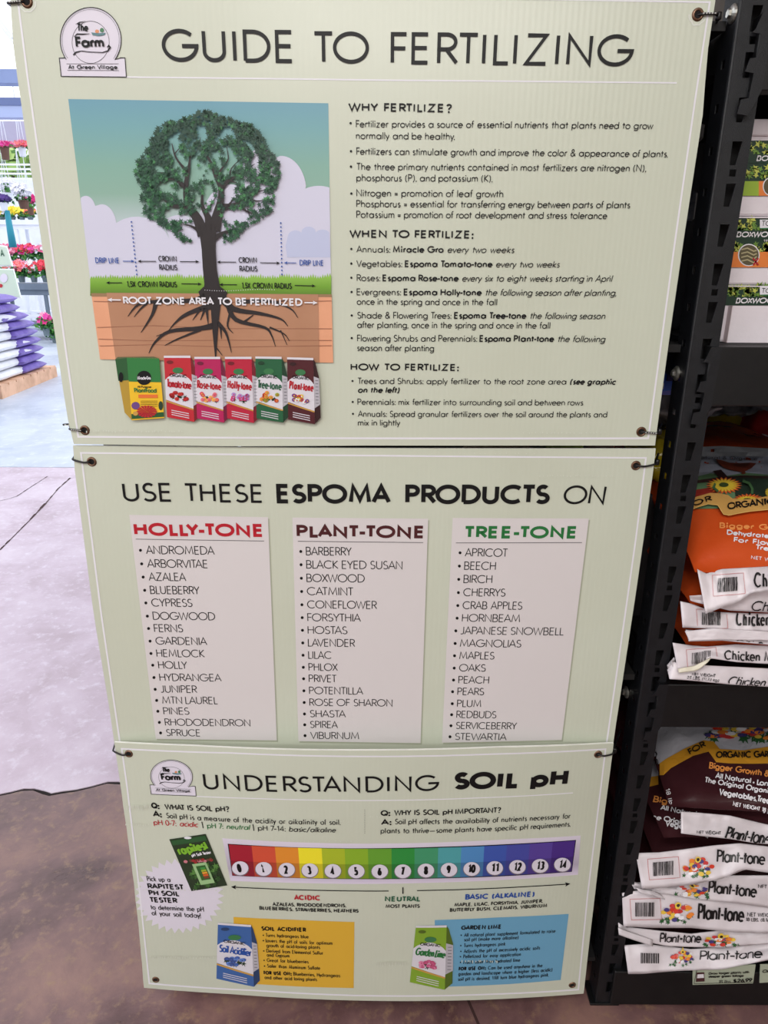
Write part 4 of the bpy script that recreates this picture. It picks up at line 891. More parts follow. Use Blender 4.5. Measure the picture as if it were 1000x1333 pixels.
def post(x0, y0, sx, sy, zt=2.02, name='upright_post'):
    H1_, H2_ = [], []
    k = -30
    while k < 14:
        zt_ = ZREF+k*PITCH; c = .0175
        H1_.append((zt_-.032, zt_+.002, [(c+.0005, zt_-.030), (c+.0085, zt_-.030), (c+.0135, zt_), (c, zt_)]))
        if k % 3 == 2: H1_.append((zt_+.007, zt_+.020, [(c+.002, zt_+.009), (c+.011, zt_+.009), (c+.011, zt_+.018), (c+.002, zt_+.018)]))
        H2_.append((zt_-.016, zt_-.002, [(.018, zt_-.0145), (.029, zt_-.0145), (.029, zt_-.0035), (.018, zt_-.0035)]))
        k += 1
    v1, f1 = holed(None, .0025, PWD, 0, zt, [h for h in H1_ if h[0] > .02 and h[1] < zt-.01], lambda u, z: Vector((x0+sx*u, y0, z)))
    v2, f2_ = holed(None, .0025, PDP, 0, zt, [h for h in H2_ if h[0] > .02 and h[1] < zt-.01], lambda u, z: Vector((x0, y0+sy*u, z)))
    vs = v1+v2; fs = f1+[tuple(i+len(v1) for i in f) for f in f2_]
    b = len(vs); vs += [Vector((x0+sx*.0025, y0, 0)), Vector((x0+sx*.0025, y0, zt)), Vector((x0+sx*.0007, y0+sy*.0007, 0)), Vector((x0+sx*.0007, y0+sy*.0007, zt)), Vector((x0, y0+sy*.0025, 0)), Vector((x0, y0+sy*.0025, zt))]
    fs += [(b, b+2, b+3, b+1), (b+2, b+4, b+5, b+3)]
    o = mesh_obj(name, vs, fs, M_STEEL, rack)
    b_ = MB(); b_.box((min(x0+sx*.003, x0+sx*PWD), min(y0+sy*.019, y0+sy*.021), .01), (max(x0+sx*.003, x0+sx*PWD), max(y0+sy*.019, y0+sy*.021), zt-.01), BLK); b_.build('slot_shade_sheet', rack)  # black sheet added behind the slots, standing in for the shade inside
    md = o.modifiers.new('thickness', 'SOLIDIFY'); md.thickness = .0018; md.offset = 0
    return o
RD = 1.0; RX1 = 1.50; LX = -.452
post(PX0, PY0, 1, 1); post(PX0, PY0+RD, 1, -1); post(RX1, PY0, -1, 1); post(RX1, PY0+RD, -1, -1)
post(LX, PY0+.10, 1, 1); post(LX, PY0+RD, 1, -1)
LV = {'0': at(990, 18, .008).z, 'A': at(930, 451, .008).z, 'B': at(900, 889, .008).z, 'C': at(850, 1262, .008).z}
BH = LV['A']-at(960, 528, .008).z
def beam(z, xa, xb, y, sx, h=BH, name='beam'):
    b = MB(); b.box((xa, y-.004, z-h), (xb, y+.022, z), M_STEELB, .0015); o = b.build(name, rack); return o
def hook_plate(z, x, y):
    # stepped plate whose teeth drop into the post slots
    pts = [(.0, 0), (-.006, -.018), (-.010, -.0225), (.002, -.024), (.0, -.051), (-.008, -.052), (-.012, -.067), (.0, -.069), (-.002, -.098), (-.012, -.100), (-.014, -.117), (.001, -.119), (.014, -BH), (.016, 0)]
    vs = [Vector((x+a, y-.0062, z+b)) for a, b in pts]+[Vector((x+a, y-.0042, z+b)) for a, b in pts]; n = len(pts)
    fs = [tuple(range(n)), tuple(range(2*n-1, n-1, -1))]+[(i, i+n, (i+1) % n+n, (i+1) % n) for i in range(n)]
    o = mesh_obj('hook_plate', vs, fs, M_STEEL, rack)
for k, z in LV.items():
    h = BH if k != 'C' else z-.012
    beam(z, PX0+.028, RX1-.02, .006, 1, h)
    beam(z, LX+.03, PX0-.004, .118, 1, h)
    beam(z, LX+.03, RX1-.02, PY0+RD-.02, 1, h)
    if k != 'C': hook_plate(z, PX0+.028, .008)
    for xx in (PX0+.004, LX+.004, RX1-.03):
        b = MB(); b.box((xx, PY0+.05, z-h*.62), (xx+.022, PY0+RD-.05, z-.004), M_STEELB, .0015); b.build('end_beam', rack)
    for xa, xb in ((LX+.045, PX0-.004), (PX0+.048, RX1-.048)):
        b = MB(); b.box((xa, .036, z-.012), (xb, PY0+RD-.03, z-.0005), M_DECK); b.build('shelf_deck', rack)
for (px, py) in ((954.8, 18), (881.3, 486), (816, 901)):
    p = onx(px, py, PX0-.001); b = MB()
    b.lathe((PX0-.001, p.y, p.z), [(.0118, 0), (.0118, -.0014), (.010, -.0034), (.006, -.005)], M_ZINC, 18, (1, 0, 0))
    b.lathe((PX0-.0045, p.y, p.z), [(.0062, 0), (.0062, -.004), (.005, -.0048)], M_ZINC, 6, (1, 0, 0))
    b.build('bolt', rack)
# small steel clip at the post foot
b = MB(); b.box((PX0-.012, PY0-.004, 0), (PX0+.05, PY0+.05, .006), M_STEELB, .001); b.build('foot_plate', rack)

# ------------------------------------------------------------------ bags
def pillow(c, L, W, T, m, seed, rot=0, wr=.006, nx=36, ny=44, p=3.0, front=0):
    """closed bag skin; c centre, W across X, L along Y, T thickness"""
    vs = []; fs = []
    R = Matrix.Rotation(rot, 3, 'Z')
    for side in (1, -1):
        for j in range(ny+1):
            for i in range(nx+1):
                u = -cos(pi*i/nx)*.35+(2*i/nx-1)*.65; v = -cos(pi*j/ny)*.35+(2*j/ny-1)*.65
                e = max(0, (1-abs(u)**p))**.55*max(0, (1-abs(v)**(p+1)))**.55
                x = u*W/2*(1-.035*(1-abs(v)**2)*(1 if abs(u) > .8 else .3)); y = v*L/2
                q = Vector((u*4+seed, v*5, seed*3.1+side))
                n = noise.noise(q*1.1)*.9+noise.ridged_multi_fractal(q*1.5, .9, 2.2, 3, 1, 2)*.28-.2
                z = side*(T/2*e+wr*n*min(1, e*1.6))
                if front: z += -front*max(0, -v-.45)**2
                vs.append(Vector(c)+R@Vector((x, y, z)))
    k = (nx+1)*(ny+1); n = nx+1
    for j in range(ny):
        for i in range(nx):
            a = j*n+i; fs.append((a, a+1, a+n+1, a+n)); fs.append((k+a, k+a+n, k+a+n+1, k+a+1))
    for i in range(nx): fs.append((i, k+i, k+i+1, i+1)); a = ny*n+i; fs.append((a, a+1, k+a+1, k+a))
    for j in range(ny): a = j*n; fs.append((a, a+n, k+a+n, k+a)); a = j*n+nx; fs.append((a, k+a, k+a+n, a+n))
    return vs, fs
def flap(parent, m, top, bot, Y0, Y1, seed, name='sealed_flap', rip=.004, nx=40, ny=8, curl=0):
    def ln(pl, s):
        x = pl[0][0]+(pl[-1][0]-pl[0][0])*s
        for a, b in zip(pl[:-1], pl[1:]):
            if x <= b[0]+1e-6: break
        t = (x-a[0])/(b[0]-a[0]) if b[0] != a[0] else 0
        return (x, a[1]+(b[1]-a[1])*t)
    vs = []; fs = []; F = []
    for j in range(ny+1):
        t = j/ny
        for i in range(nx+1):
            s = i/nx; a = ln(top, s); b = ln(bot, s); x = a[0]+(b[0]-a[0])*t; y = a[1]+(b[1]-a[1])*t
            Y = Y0+(Y1-Y0)*t+rip*(noise.noise(Vector((s*5+seed, t*1.6, seed)))+.55*noise.noise(Vector((s*13, t*3.5+s*4, seed+5))))+curl*t*t
            F.append(at(x, y, Y))
    k = len(F); n = nx+1; vs = F+[p+Vector((0, .0016, 0)) for p in F]
    for j in range(ny):
        for i in range(nx): a = j*n+i; fs.append((a, a+n, a+n+1, a+1)); fs.append((k+a, k+a+1, k+a+n+1, k+a+n))
    rim = [i for i in range(n)]+[j*n+nx for j in range(1, ny+1)]+[ny*n+i for i in range(nx-1, -1, -1)]+[j*n for j in range(ny-1, 0, -1)]
    for a, b in zip(rim, rim[1:]+rim[:1]): fs.append((a, b, k+b, k+a))
    o = mesh_obj(name, vs, fs, m, parent, smooth=True)
    return o, Skin(vs, fs, 5)
M_ORANGE = mat('glossy_orange_plastic', (200, 78, 32), .24, vary=5, scale=8, bump=.5, bscale=16)
M_BROWN = mat('glossy_brown_plastic', (58, 28, 32), .22, vary=4, scale=8, bump=.5, bscale=16)
M_FLAP = mat('white_bag_plastic', (214, 205, 209), .34, vary=5, scale=22)
BI = mat('bag_black_print', (20, 18, 20), .4); BW = mat('bag_white_print', (226, 222, 226), .4); TAN = mat('bag_tan_banner', (206, 158, 88), .35); TANB = mat('bag_gold_banner', (196, 138, 40), .35)
SKYB = mat('bag_grey_sky', (168, 172, 190), .3)
def barcode(A, x0, y0, x1, y1, h, seed=1, frame=True):
    r = random.Random(seed); x = x0
    while x < x1-1:
        w = .5+r.random()*1.1; y = y0+(y1-y0)*(x-x0)/(x1-x0)
        A.quadpx([(x, y-h), (x+w, y-h), (x+w, y), (x, y)], BI, 3); x += w+.4+r.random()*.8
    if frame:
        A.line([(x0-7, y0-h-4), (x1+7, y1-h-5), (x1+9, y1+4), (x0-5, y0+5)], .5, mat('bag_red_line', (190, 90, 90), .4), 2, True)
def posy(A, cx, cy, rx, ry, seed=0):
    r = random.Random(seed); dk = mat('bag_leaf_green', (44, 92, 50), .4)
    for k in range(14): leaf(A, cx+rx*(r.random()*2-1), cy+ry*(.2+.8*r.random()), rx*.22, r.random()*6, dk, 2)
    cols = fr((206, 60, 40), (226, 130, 50), (226, 190, 70), (70, 60, 120), (200, 60, 60), (230, 226, 230))
    for k in range(26):
        a = r.random()*6.3; q = r.random()**.5; A.disc(cx+rx*.85*q*cos(a), cy+ry*.75*q*sin(a), rx*.17, ry*.2, cols[k % 6], 3+k % 4, 8)
    A.disc(cx-rx*.05, cy-ry*.75, rx*.19, ry*.3, cols[2], 8, 10); A.disc(cx-rx*.05, cy-ry*.75, rx*.1, ry*.17, mat('bag_dark_centre', (50, 30, 20), .4), 9, 8)

# orange bags on the middle shelf
zB = LV['B']; XO = at(866, 800, .1).x
OB = []
specs = [((XO+.245, .33, zB+.055), 0, 3.3, .105), ((XO+.225, .33, zB+.150), .02, 5.7, .10), ((XO+.225, .43, zB+.264), -.01, 8.2, .12)]
labs = ['orange bag of chicken manure, lowest of the three stacked on the middle shelf', 'orange bag of chicken manure, second up in the stack on the middle shelf', 'orange bag of chicken manure on top of the stack, sunflower and bird picture showing']
for i, (c, r_, sd, T) in enumerate(specs):
    t = thing('fertilizer_bag', labs[i], 'bag', (c[0], c[1], c[2]-T/2), 'orange bags stacked on the middle shelf')
    vs, fs = pillow(c, (.84 if i == 2 else .60), .44, T, M_ORANGE, sd, r_, front=.17 if i == 2 else .02, p=4.5 if i == 2 else 3)
    mesh_obj('bag_body', vs, fs, M_ORANGE, t, smooth=True); OB.append((t, vs, fs))
t, vs, fs = OB[2]; sk_ = Skin(vs, fs, 5); A = Art(sk_)
Z = lambda x, y: (890+x/7.41, 580+y/7.41)
A.poly([(885, 582), (1030, 585), (1030, 622), (884, 640)], SKYB, 1)
A.poly([Z(20, 350), Z(120, 310), Z(260, 275), Z(420, 300), Z(600, 270), Z(815, 290), Z(1000, 300), Z(1000, 600), Z(0, 620)], mat('bag_hill_green', (98, 132, 96), .35), 2)
A.poly([Z(110, 350), Z(300, 322), Z(560, 300), Z(1000, 310), Z(1000, 330), Z(560, 330), Z(110, 378)], mat('bag_fence_brown', (58, 36, 36), .4), 3)
A.poly([Z(480, 320), Z(1000, 320), Z(1000, 560), Z(560, 560), Z(500, 500)], mat('bag_dark_green', (40, 54, 44), .4), 3)
A.poly([Z(20, 560), Z(110, 440), Z(250, 420), Z(420, 520), Z(300, 560)], mat('bag_dull_red', (150, 48, 40), .4), 3)
A.poly([Z(285, 262), Z(360, 248), Z(425, 320), Z(345, 332)], mat('bag_fence_brown', (58, 36, 36), .4), 4)
A.poly([Z(*p) for p in [(308, 152), (350, 158), (440, 186), (540, 190), (640, 185), (700, 192), (650, 240), (590, 268), (600, 290), (566, 300), (556, 275), (480, 262), (400, 240), (350, 205)]], mat('bag_bird_brown', (112, 52, 38), .4), 5)
A.poly([Z(*p) for p in [(470, 205), (640, 192), (600, 225), (520, 228)]], mat('bag_wing_brown', (80, 40, 32), .4), 6)
YE = mat('bag_petal_yellow', (222, 190, 60), .4); OR = mat('bag_petal_orange', (212, 96, 48), .4)
for cx, cy, rx, ry, c1 in ((385, 410, 175, 82, OR), (385, 410, 150, 64, YE), (620, 545, 150, 60, OR), (610, 550, 110, 40, YE), (830, 480, 60, 50, YE)):
    for k in range(22):
        a = k*2*pi/22; A.poly([Z(cx+rx*.3*cos(a-.3), cy+ry*.3*sin(a-.3)), Z(cx+rx*.8*cos(a-.1), cy+ry*.8*sin(a-.1)), Z(cx+rx*cos(a), cy+ry*sin(a)), Z(cx+rx*.8*cos(a+.1), cy+ry*.8*sin(a+.1)), Z(cx+rx*.3*cos(a+.3), cy+ry*.3*sin(a+.3))], c1, 6+(c1 is YE))
    x, y = Z(cx, cy)
    if c1 is YE: A.disc(x, y, rx*.32/7.41, ry*.34/7.41, mat('bag_seed_green', (60, 74, 40), .4), 8, 12)
A.line([Z(560, 380), Z(620, 400), Z(650, 450), Z(650, 500)], 3, mat('bag_stem_green', (70, 104, 66), .4), 9)
A.line([Z(300, 400), Z(280, 440), Z(320, 480)], 3, mat('bag_stem_green', (70, 104, 66), .4), 9)
up = [(40, 600), (70, 580), (130, 530), (250, 495), (340, 500), (420, 515), (470, 550), (560, 560), (700, 545), (815, 520), (1000, 505)]
dn = [(1000, 650), (815, 655), (640, 672), (520, 692), (420, 712), (380, 700), (355, 660), (320, 612), (230, 600), (110, 642), (30, 700)]
A.poly([Z(*p) for p in up+dn], TAN, 10); A.line([Z(*p) for p in dn], .8, mat('bag_banner_edge', (236, 190, 110), .4), 11)
a, b = Z(66, 645), Z(272, 572); A.text('FOR', a[0], a[1], b[0], b[1], 7.4, BI, .2, 12, track=.3)
a, b = Z(408, 662), Z(860, 606); A.text('ORGANIC', a[0], a[1], b[0], b[1], 9.2, BI, .2, 12, track=.26)
a, b = Z(345, 803), Z(1200, 830); A.text('Bigger Growth', a[0], a[1], b[0]-16, b[1], 7.6, mat('bag_orange_print', (236, 150, 80), .4), .22, 2, track=.24)
a, b = Z(415, 866), Z(870, 905); A.text('Dehydrated', a[0], a[1], b[0], b[1], 6.8, BW, .22, 2, track=.24)
a, b = Z(480, 936), Z(1010, 985); A.text('For Flowers,', a[0], a[1], b[0], b[1], 6.8, BW, .22, 2, track=.24)
a, b = Z(685, 1005), Z(940, 1040); A.text('Trees,', a[0], a[1], b[0], b[1], 7, BW, .22, 2, track=.24)
a, b = Z(645, 1094), Z(1000, 1140); A.text('NET WEIGHT', a[0], a[1], b[0], b[1], 4.6, BW, .16, 2, track=.24)
A.poly([(888, 584), (940, 582), (1010, 586), (1010, 596), (888, 596)], mat('bag_silver_top', (200, 202, 210), .25), 3); A.text('Natural & Organic', 905, 600, 985, 602, 4.5, BI, .14, 5)
A.build('printed_front', t)
KD = dict(wt=.13, track=.16)
# flaps, top bag
o, k = flap(OB[2][0], M_FLAP, [(898, 776), (960, 772), (1030, 764)], [(899, 782), (905, 784), (950, 795), (1030, 799)], -.004, .0, 2.2)
A = Art(k); A.text('Chicken', 976, 794, 1040, 797, 13, BI, .12, 3, it=.3); A.build('printed_name', o)
o, k = flap(OB[2][0], M_FLAP, [(908, 741), (914, 744), (920, 747), (940, 741), (1030, 736)], [(919, 799), (940, 791), (960, 785), (978, 772), (1030, 764)], .012, -.022, 1.1)
A = Art(k); barcode(A, 934, 771, 961, 769, 18, 3); A.text('Chicken Manure', 981, 766, 1090, 764, 20, BI, .12, 3); A.build('printed_name', o)
# middle
o, k = flap(OB[1][0], M_FLAP, [(893, 820), (960, 824), (1030, 824)], [(897, 835), (940, 834), (1030, 842)], .0, -.012, 4.2, rip=.003)
A = Art(k); A.text('Chicken', 953, 840, 1020, 842, 7, BI, .14, 3, it=.4); A.build('printed_name', o)
o, k = flap(OB[1][0], M_FLAP, [(886, 783), (900, 786), (930, 797), (1030, 800)], [(889, 817), (920, 818), (960, 821), (1030, 824)], .010, -.006, 3.3)
A = Art(k); barcode(A, 913, 814, 938, 814, 17, 5); A.text('Chicken Manure', 957, 815, 1052, 816, 19, BI, .12, 3); A.build('printed_name', o)
o, k = flap(OB[1][0], M_FLAP, [(892, 822), (930, 818), (1030, 824)], [(898, 834.5), (930, 833), (1030, 834)], -.008, -.016, 3.9, 'folded_hem', .002)
# lowest
o, k = flap(OB[0][0], M_FLAP, [(869, 872), (876, 862), (910, 866), (1030, 872)], [(872, 884), (900, 886), (950, 891), (1030, 896)], .0, -.014, 6.6, rip=.003)
A = Art(k); A.text('NET WEIGHT', 900, 879.6, 931, 881.8, 4, BI, .16, 3); A.text('25 LBS. (11.33 kg)', 893, 883.4, 935, 887.6, 3.8, BI, .16, 3, it=.2); A.text('Chicken Manure', 945, 891.5, 1048, 895, 11.5, BI, .13, 3, it=.4); A.build('printed_name', o)
o, k = flap(OB[0][0], M_FLAP, [(876, 837), (900, 840.5), (920, 842), (960, 839), (1030, 842)], [(883, 875), (905, 870), (925, 857), (960, 862), (1030, 866)], .010, -.008, 5.5)
A = Art(k); barcode(A, 900, 864, 925, 862, 14, 8); A.text('Chicken Manure', 942, 860, 1040, 863, 14, BI, .13, 3); A.build('printed_name', o)
o, k = flap(OB[0][0], mat('bag_cream_tape', (214, 206, 186), .4), [(883, 871), (905, 867), (926, 856)], [(884, 876), (908, 873), (922, 862)], -.014, -.018, 7.5, 'tear_strip', .001, 12, 3)
o, k = flap(OB[0][0], mat('crumpled_clear_plastic', (206, 200, 204), .2), [(869, 866), (878, 856)], [(872, 884), (883, 882)], .004, -.004, 9.5, 'crumpled_corner', .012, 10, 8)

# yellow and red bags behind
def extra_bag(c, L, W, T, m, seed, label, rot=0, group=None, wr=.01):
    t = thing('fertilizer_bag', label, 'bag', (c[0], c[1], c[2]-T/2), group)
    vs, fs = pillow(c, L, W, T, m, seed, rot, wr, 24, 24); o = mesh_obj('bag_body', vs, fs, m, t, smooth=True); return t, vs, fs
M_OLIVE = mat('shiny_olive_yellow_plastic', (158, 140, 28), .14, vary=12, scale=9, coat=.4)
M_SILV = mat('shiny_clear_wrap', (120, 124, 136), .12, .25, vary=40, scale=24)
M_REDB = mat('shiny_red_plastic', (138, 24, 28), .2, vary=10, scale=9)
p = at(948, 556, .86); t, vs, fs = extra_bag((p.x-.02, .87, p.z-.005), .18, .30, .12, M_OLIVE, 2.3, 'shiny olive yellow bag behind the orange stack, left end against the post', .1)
p = at(950, 536, .84); t, vs, fs = extra_bag((p.x, .87, p.z+.005), .16, .26, .05, M_SILV, 6.3, 'shiny clear wrapped pack above the olive yellow bag, under the upper shelf', -.1, wr=.03)
p = at(990, 572, .72); t, vs, fs = extra_bag((p.x+.07, .86, p.z+.01), .18, .24, .12, M_REDB, 4.3, 'small shiny red bag behind the orange stack, by the right edge of the photo', .3)
A = Art(Skin(vs, fs, 4)); A.poly([(983, 588), (992, 564), (1001, 567), (994, 592)], mat('bag_grey_sticker', (150, 150, 158), .4), 2); A.line([(987, 586), (995, 568)], 1, BI, 3); A.line([(990, 588), (998, 570)], 1, BI, 3); A.build('sticker', t)
# block under these, on the shelf: more orange bags behind
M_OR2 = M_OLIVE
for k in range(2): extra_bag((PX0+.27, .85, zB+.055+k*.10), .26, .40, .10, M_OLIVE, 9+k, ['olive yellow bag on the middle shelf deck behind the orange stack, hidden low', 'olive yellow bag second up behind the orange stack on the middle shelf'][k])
# blue packet and silver pouch seen in the gap beside the post
p = at(870, 488, .14); b = MB(); b.box((p.x-.05, .14, p.z-.035), (p.x+.03, .20, p.z+.04), mat('bright_blue_packet', (40, 104, 230), .3, vary=14, scale=20), .008)
b.box((p.x-.022, .137, p.z-.024), (p.x-.006, .1395, p.z-.014), mat('packet_white', (226, 228, 232), .4)); b.box((p.x-.002, .1365, p.z-.01), (p.x+.02, .1395, p.z+.018), mat('packet_navy', (24, 34, 110), .4))
tag(b.build('packet', loc=(p.x, .16, p.z-.035)), 'bright blue packet in the gap between the top sign and the rack post', 'packet')
p2 = at(868, 530, .34); extra_bag((p2.x+.01, .42, p2.z), .20, .18, .07, M_SILV, 12.5, 'crumpled silver wrapped pack in the gap beside the post, under the blue packet', .2, wr=.02)
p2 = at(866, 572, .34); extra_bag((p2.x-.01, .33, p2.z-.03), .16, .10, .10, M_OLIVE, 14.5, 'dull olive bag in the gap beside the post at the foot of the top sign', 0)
b = MB(); zb_ = zB; q = at(872, 590, .3)
b.box((q.x-.10, .26, zB), (q.x+.02, .44, p2.z-.095), mat('dark_carton', (46, 44, 46), .7, vary=5, scale=12), .003); tag(b.build('carton', loc=(q.x-.04, .35, zB)), 'dark carton standing under the olive bag beside the rack post', 'box')
# upper gap: silver packet and grey panel on the upper shelf
p = at(893, 268, .3); b = MB(); b.box((p.x-.02, .30, p.z-.025), (p.x+.02, .32, p.z+.025), M_SILV, .004); b.box((p.x-.001, .305, p.z+.02), (p.x+.001, .31, p.z+.12), mat('green_strap', (60, 84, 54), .5))
tag(b.build('packet', loc=(p.x, .31, p.z-.025)), 'small silver packet on a green strap in the gap above the grey carton', 'packet')
p = at(884, 380, .3); b = MB(); b.box((p.x-.07, .30, LV['A']), (p.x+.025, .60, at(884, 328, .3).z), mat('slate_carton', (58, 60, 68), .6, vary=4, scale=10), .003)
tag(b.build('carton', loc=(p.x, .45, LV['A'])), 'slate grey carton on the upper shelf seen through the gap beside the post', 'box')
p = at(884, 172, .7); b = MB(); b.box((p.x-.12, .70, p.z-.02), (p.x+.06, .9, p.z+.05), mat('white_film', (206, 210, 216), .3, vary=8, scale=10), .01); b.box((p.x-.13, .68, LV['A']), (p.x+.07, .92, p.z-.021), mat('slate_carton', (58, 60, 68), .6), .004)
tag(b.build('carton', loc=(p.x, .8, LV['A'])), 'tall dark carton with white film on top, far back in the gap beside the post', 'box')
# things on the deck behind the signs, showing in the slit between top and middle sign
for nm, xa, xb, c, lb in (('carton', 618, 690, (150, 130, 100), 'tan speckled carton glimpsed in the slit between top and middle signs'), ('carton', 712, 760, (120, 150, 40), 'lime green carton glimpsed in the slit right of the tan one'), ('carton', 764, 800, (60, 34, 20), 'dark brown carton glimpsed in the slit right of the lime one')):
    p = at(xa, 583, .16); q = at(xb, 583, .16); b = MB(); b.box((p.x, .16, zB), (q.x, .34, p.z+.05), mat('carton_%d' % c[0], c, .6, vary=18, scale=60), .003)
    tag(b.build(nm, loc=((p.x+q.x)/2, .25, zB)), lb, 'box')
b = MB(); b.box((LX+.06, PY0+RD-.04, .01), (RX1-.05, PY0+RD-.034, 1.98), mat('black_back_panel', (22, 22, 24), .8)); b.build('back_panel', rack)
b = MB(); b.box((LX-.004, PY0+.15, .01), (LX, PY0+RD-.04, 1.98), mat('black_back_panel', (22, 22, 24), .8)); b.build('side_panel', rack)  # unseen end panel, added to keep daylight out behind the signs

# brown bags on the bottom shelf
zC = LV['C']; BB = []
X6 = at(812, 1240, .06).x
bl = ['lowest', 'second from bottom', 'third from bottom', 'fourth from bottom', 'just under the top bag']
spb = [(X6+.23, .36, 0, 1.2), (X6+.225, .34, .02, 2.6), (X6+.23, .34, -.02, 3.9), (X6+.235, .35, .015, 5.1), (X6+.225, .33, .05, 6.7), (at(868, 1000, .12).x+.205, .30, -.06, 7.9)]
T_ = .0735
for i, (x, y, r_, sd) in enumerate(spb):
    top = i == 5
    lab = 'glossy dark brown plant food bag on top of the bottom-shelf stack, gold banner showing' if top else 'dark brown plant food bag, '+bl[i]+' in the bottom-shelf stack'
    z = zC+T_*(i+.5)+.002
    t = thing('fertilizer_bag', lab, 'bag', (x, y, z-T_/2), 'brown bags stacked on the bottom shelf')
    vs, fs = pillow((x, y, z), .58 if not top else .54, .42, T_*1.03, M_BROWN, sd, r_, wr=.005 if not top else .007, front=.05 if top else .02)
    mesh_obj('bag_body', vs, fs, M_BROWN, t, smooth=True); BB.append((t, vs, fs))
t, vs, fs = BB[5]; A = Art(Skin(vs, fs, 5)); Z = lambda x, y: (760+x/3.08, 900+y/3.08)
BS = mat('bag_grey_white', (186, 184, 192), .28)
A.poly([Z(262, 100), Z(760, 90), Z(800, 300), Z(530, 260), Z(480, 220), Z(290, 345), Z(262, 250)], BS, 1)
up = [(270, 320), (330, 275), (400, 235), (480, 200), (520, 205), (545, 235), (640, 240), (760, 222)]; dn = [(760, 292), (640, 294), (580, 292), (530, 287), (500, 245), (440, 262), (350, 312), (290, 372)]
A.poly([Z(*p) for p in up+dn], TANB, 3)
a, b = Z(428, 262), Z(492, 226); A.text('FOR', a[0], a[1], b[0], b[1], 8.5, BI, .2, 5, track=.26)
a, b = Z(530, 274), Z(742, 272); A.text('ORGANIC GAR', a[0], a[1], b[0], b[1], 9, BI, .2, 5, track=.24, word=.34)
og = mat('bag_brown_orange_print', (222, 142, 70), .4)
for tx, xa, ya, xb, yb2, h, mm in (('Bigger Growth &', 500, 312, 742, 347, 8.6, og), ('All Natural', 525, 351, 668, 372, 7.6, BW), ('Long', 692, 377, 756, 386, 7.6, BW), ('The Original Organic', 482, 368, 752, 414, 7.6, BW), ('Vegetables,Trees', 540, 416, 756, 454, 8.4, BW), ('NET WEIGHT 18 LBS', 595, 458, 762, 490, 5.6, BW)):
    a, b = Z(xa, ya), Z(xb, yb2); A.text(tx, a[0], a[1], b[0], b[1], h, mm, .19, 3, track=.22)
x, y = Z(680, 368); A.disc(x, y, 1.3, 1.3, BW, 3, 6)
x, y = Z(600, 165); posy(A, x, y, 44, 13, 4); posy(A, x+46, y, 30, 12, 9)
a, b = Z(262, 196), Z(292, 300); A.text('tone', a[0]+3, a[1], b[0], b[1], 7, BI, .14, 4)
A.text('18 lbs.', *Z(330, 395), *Z(348, 475), 5, BW, .14, 3); A.build('printed_front', t)
t, vs, fs = BB[4]; A = Art(Skin(vs, fs, 5))
A.poly([Z(228, 352), Z(300, 340), Z(300, 376), Z(225, 394)], TANB, 2)
A.poly([Z(238, 240), Z(300, 240), Z(300, 342), Z(228, 352)], BS, 1)
for tx, xa, ya, xb, yb2, h, mm in (('R', 237, 380, 262, 376, 8, BI), ('Bigger', 280, 446, 400, 470, 8.2, og), ('All Natural', 308, 478, 450, 505, 7.4, BW), ('The Original', 262, 512, 430, 545, 7.4, BW), ('Vegetables', 326, 542, 480, 570, 8, BW), ('NET WEIGHT', 388, 566, 500, 585, 5, BW)):
    a, b = Z(xa, ya), Z(xb, yb2); A.text(tx, a[0], a[1], b[0], b[1], h, mm, .19, 3, track=.22)
A.build('printed_front', t)
def ptone(k, o, x0, y0, x1, y1, h, it=0, bar=None, pos=None, txt='Plant-tone'):
    A = Art(k); A.text(txt, x0, y0, x1, y1, h, BI, .13, 3, it=it, track=.12)
    if bar: barcode(A, *bar)
    if pos: posy(A, *pos)
    return A
# each brown bag's white sealed end (traced from the stack, bottom to top)
F6 = [([(813, 1231), (840, 1229), (900, 1236), (960, 1232), (1030, 1222)], [(818, 1268), (835, 1268), (880, 1264), (940, 1262), (1030, 1244)]),
      ([(805, 1201), (815, 1207), (860, 1212), (900, 1216), (950, 1210), (1030, 1214)], [(806, 1216), (830, 1224), (870, 1232), (940, 1234), (1030, 1226)]),
      ([(810, 1163), (840, 1158), (900, 1166), (960, 1172), (1030, 1180)], [(812, 1206), (850, 1208), (900, 1208), (960, 1214), (1030, 1216)]),
      ([(820, 1147), (835, 1150), (880, 1152), (950, 1140), (1030, 1140)], [(826, 1158), (850, 1160), (900, 1170), (960, 1176), (1030, 1186)]),
      ([(828, 1111), (860, 1110), (930, 1101), (965, 1098), (1030, 1106)], [(836, 1157), (850, 1157), (900, 1152), (940, 1144), (970, 1132), (1030, 1140)]),
      ([(887, 1057), (905, 1058), (950, 1062), (1000, 1074), (1030, 1072)], [(887, 1085), (910, 1088), (950, 1092), (985, 1098), (1030, 1100)])]
YY = [(.014, -.012), (.010, -.002), (.014, -.010), (.016, .002), (.018, -.012), (.030, .004)]
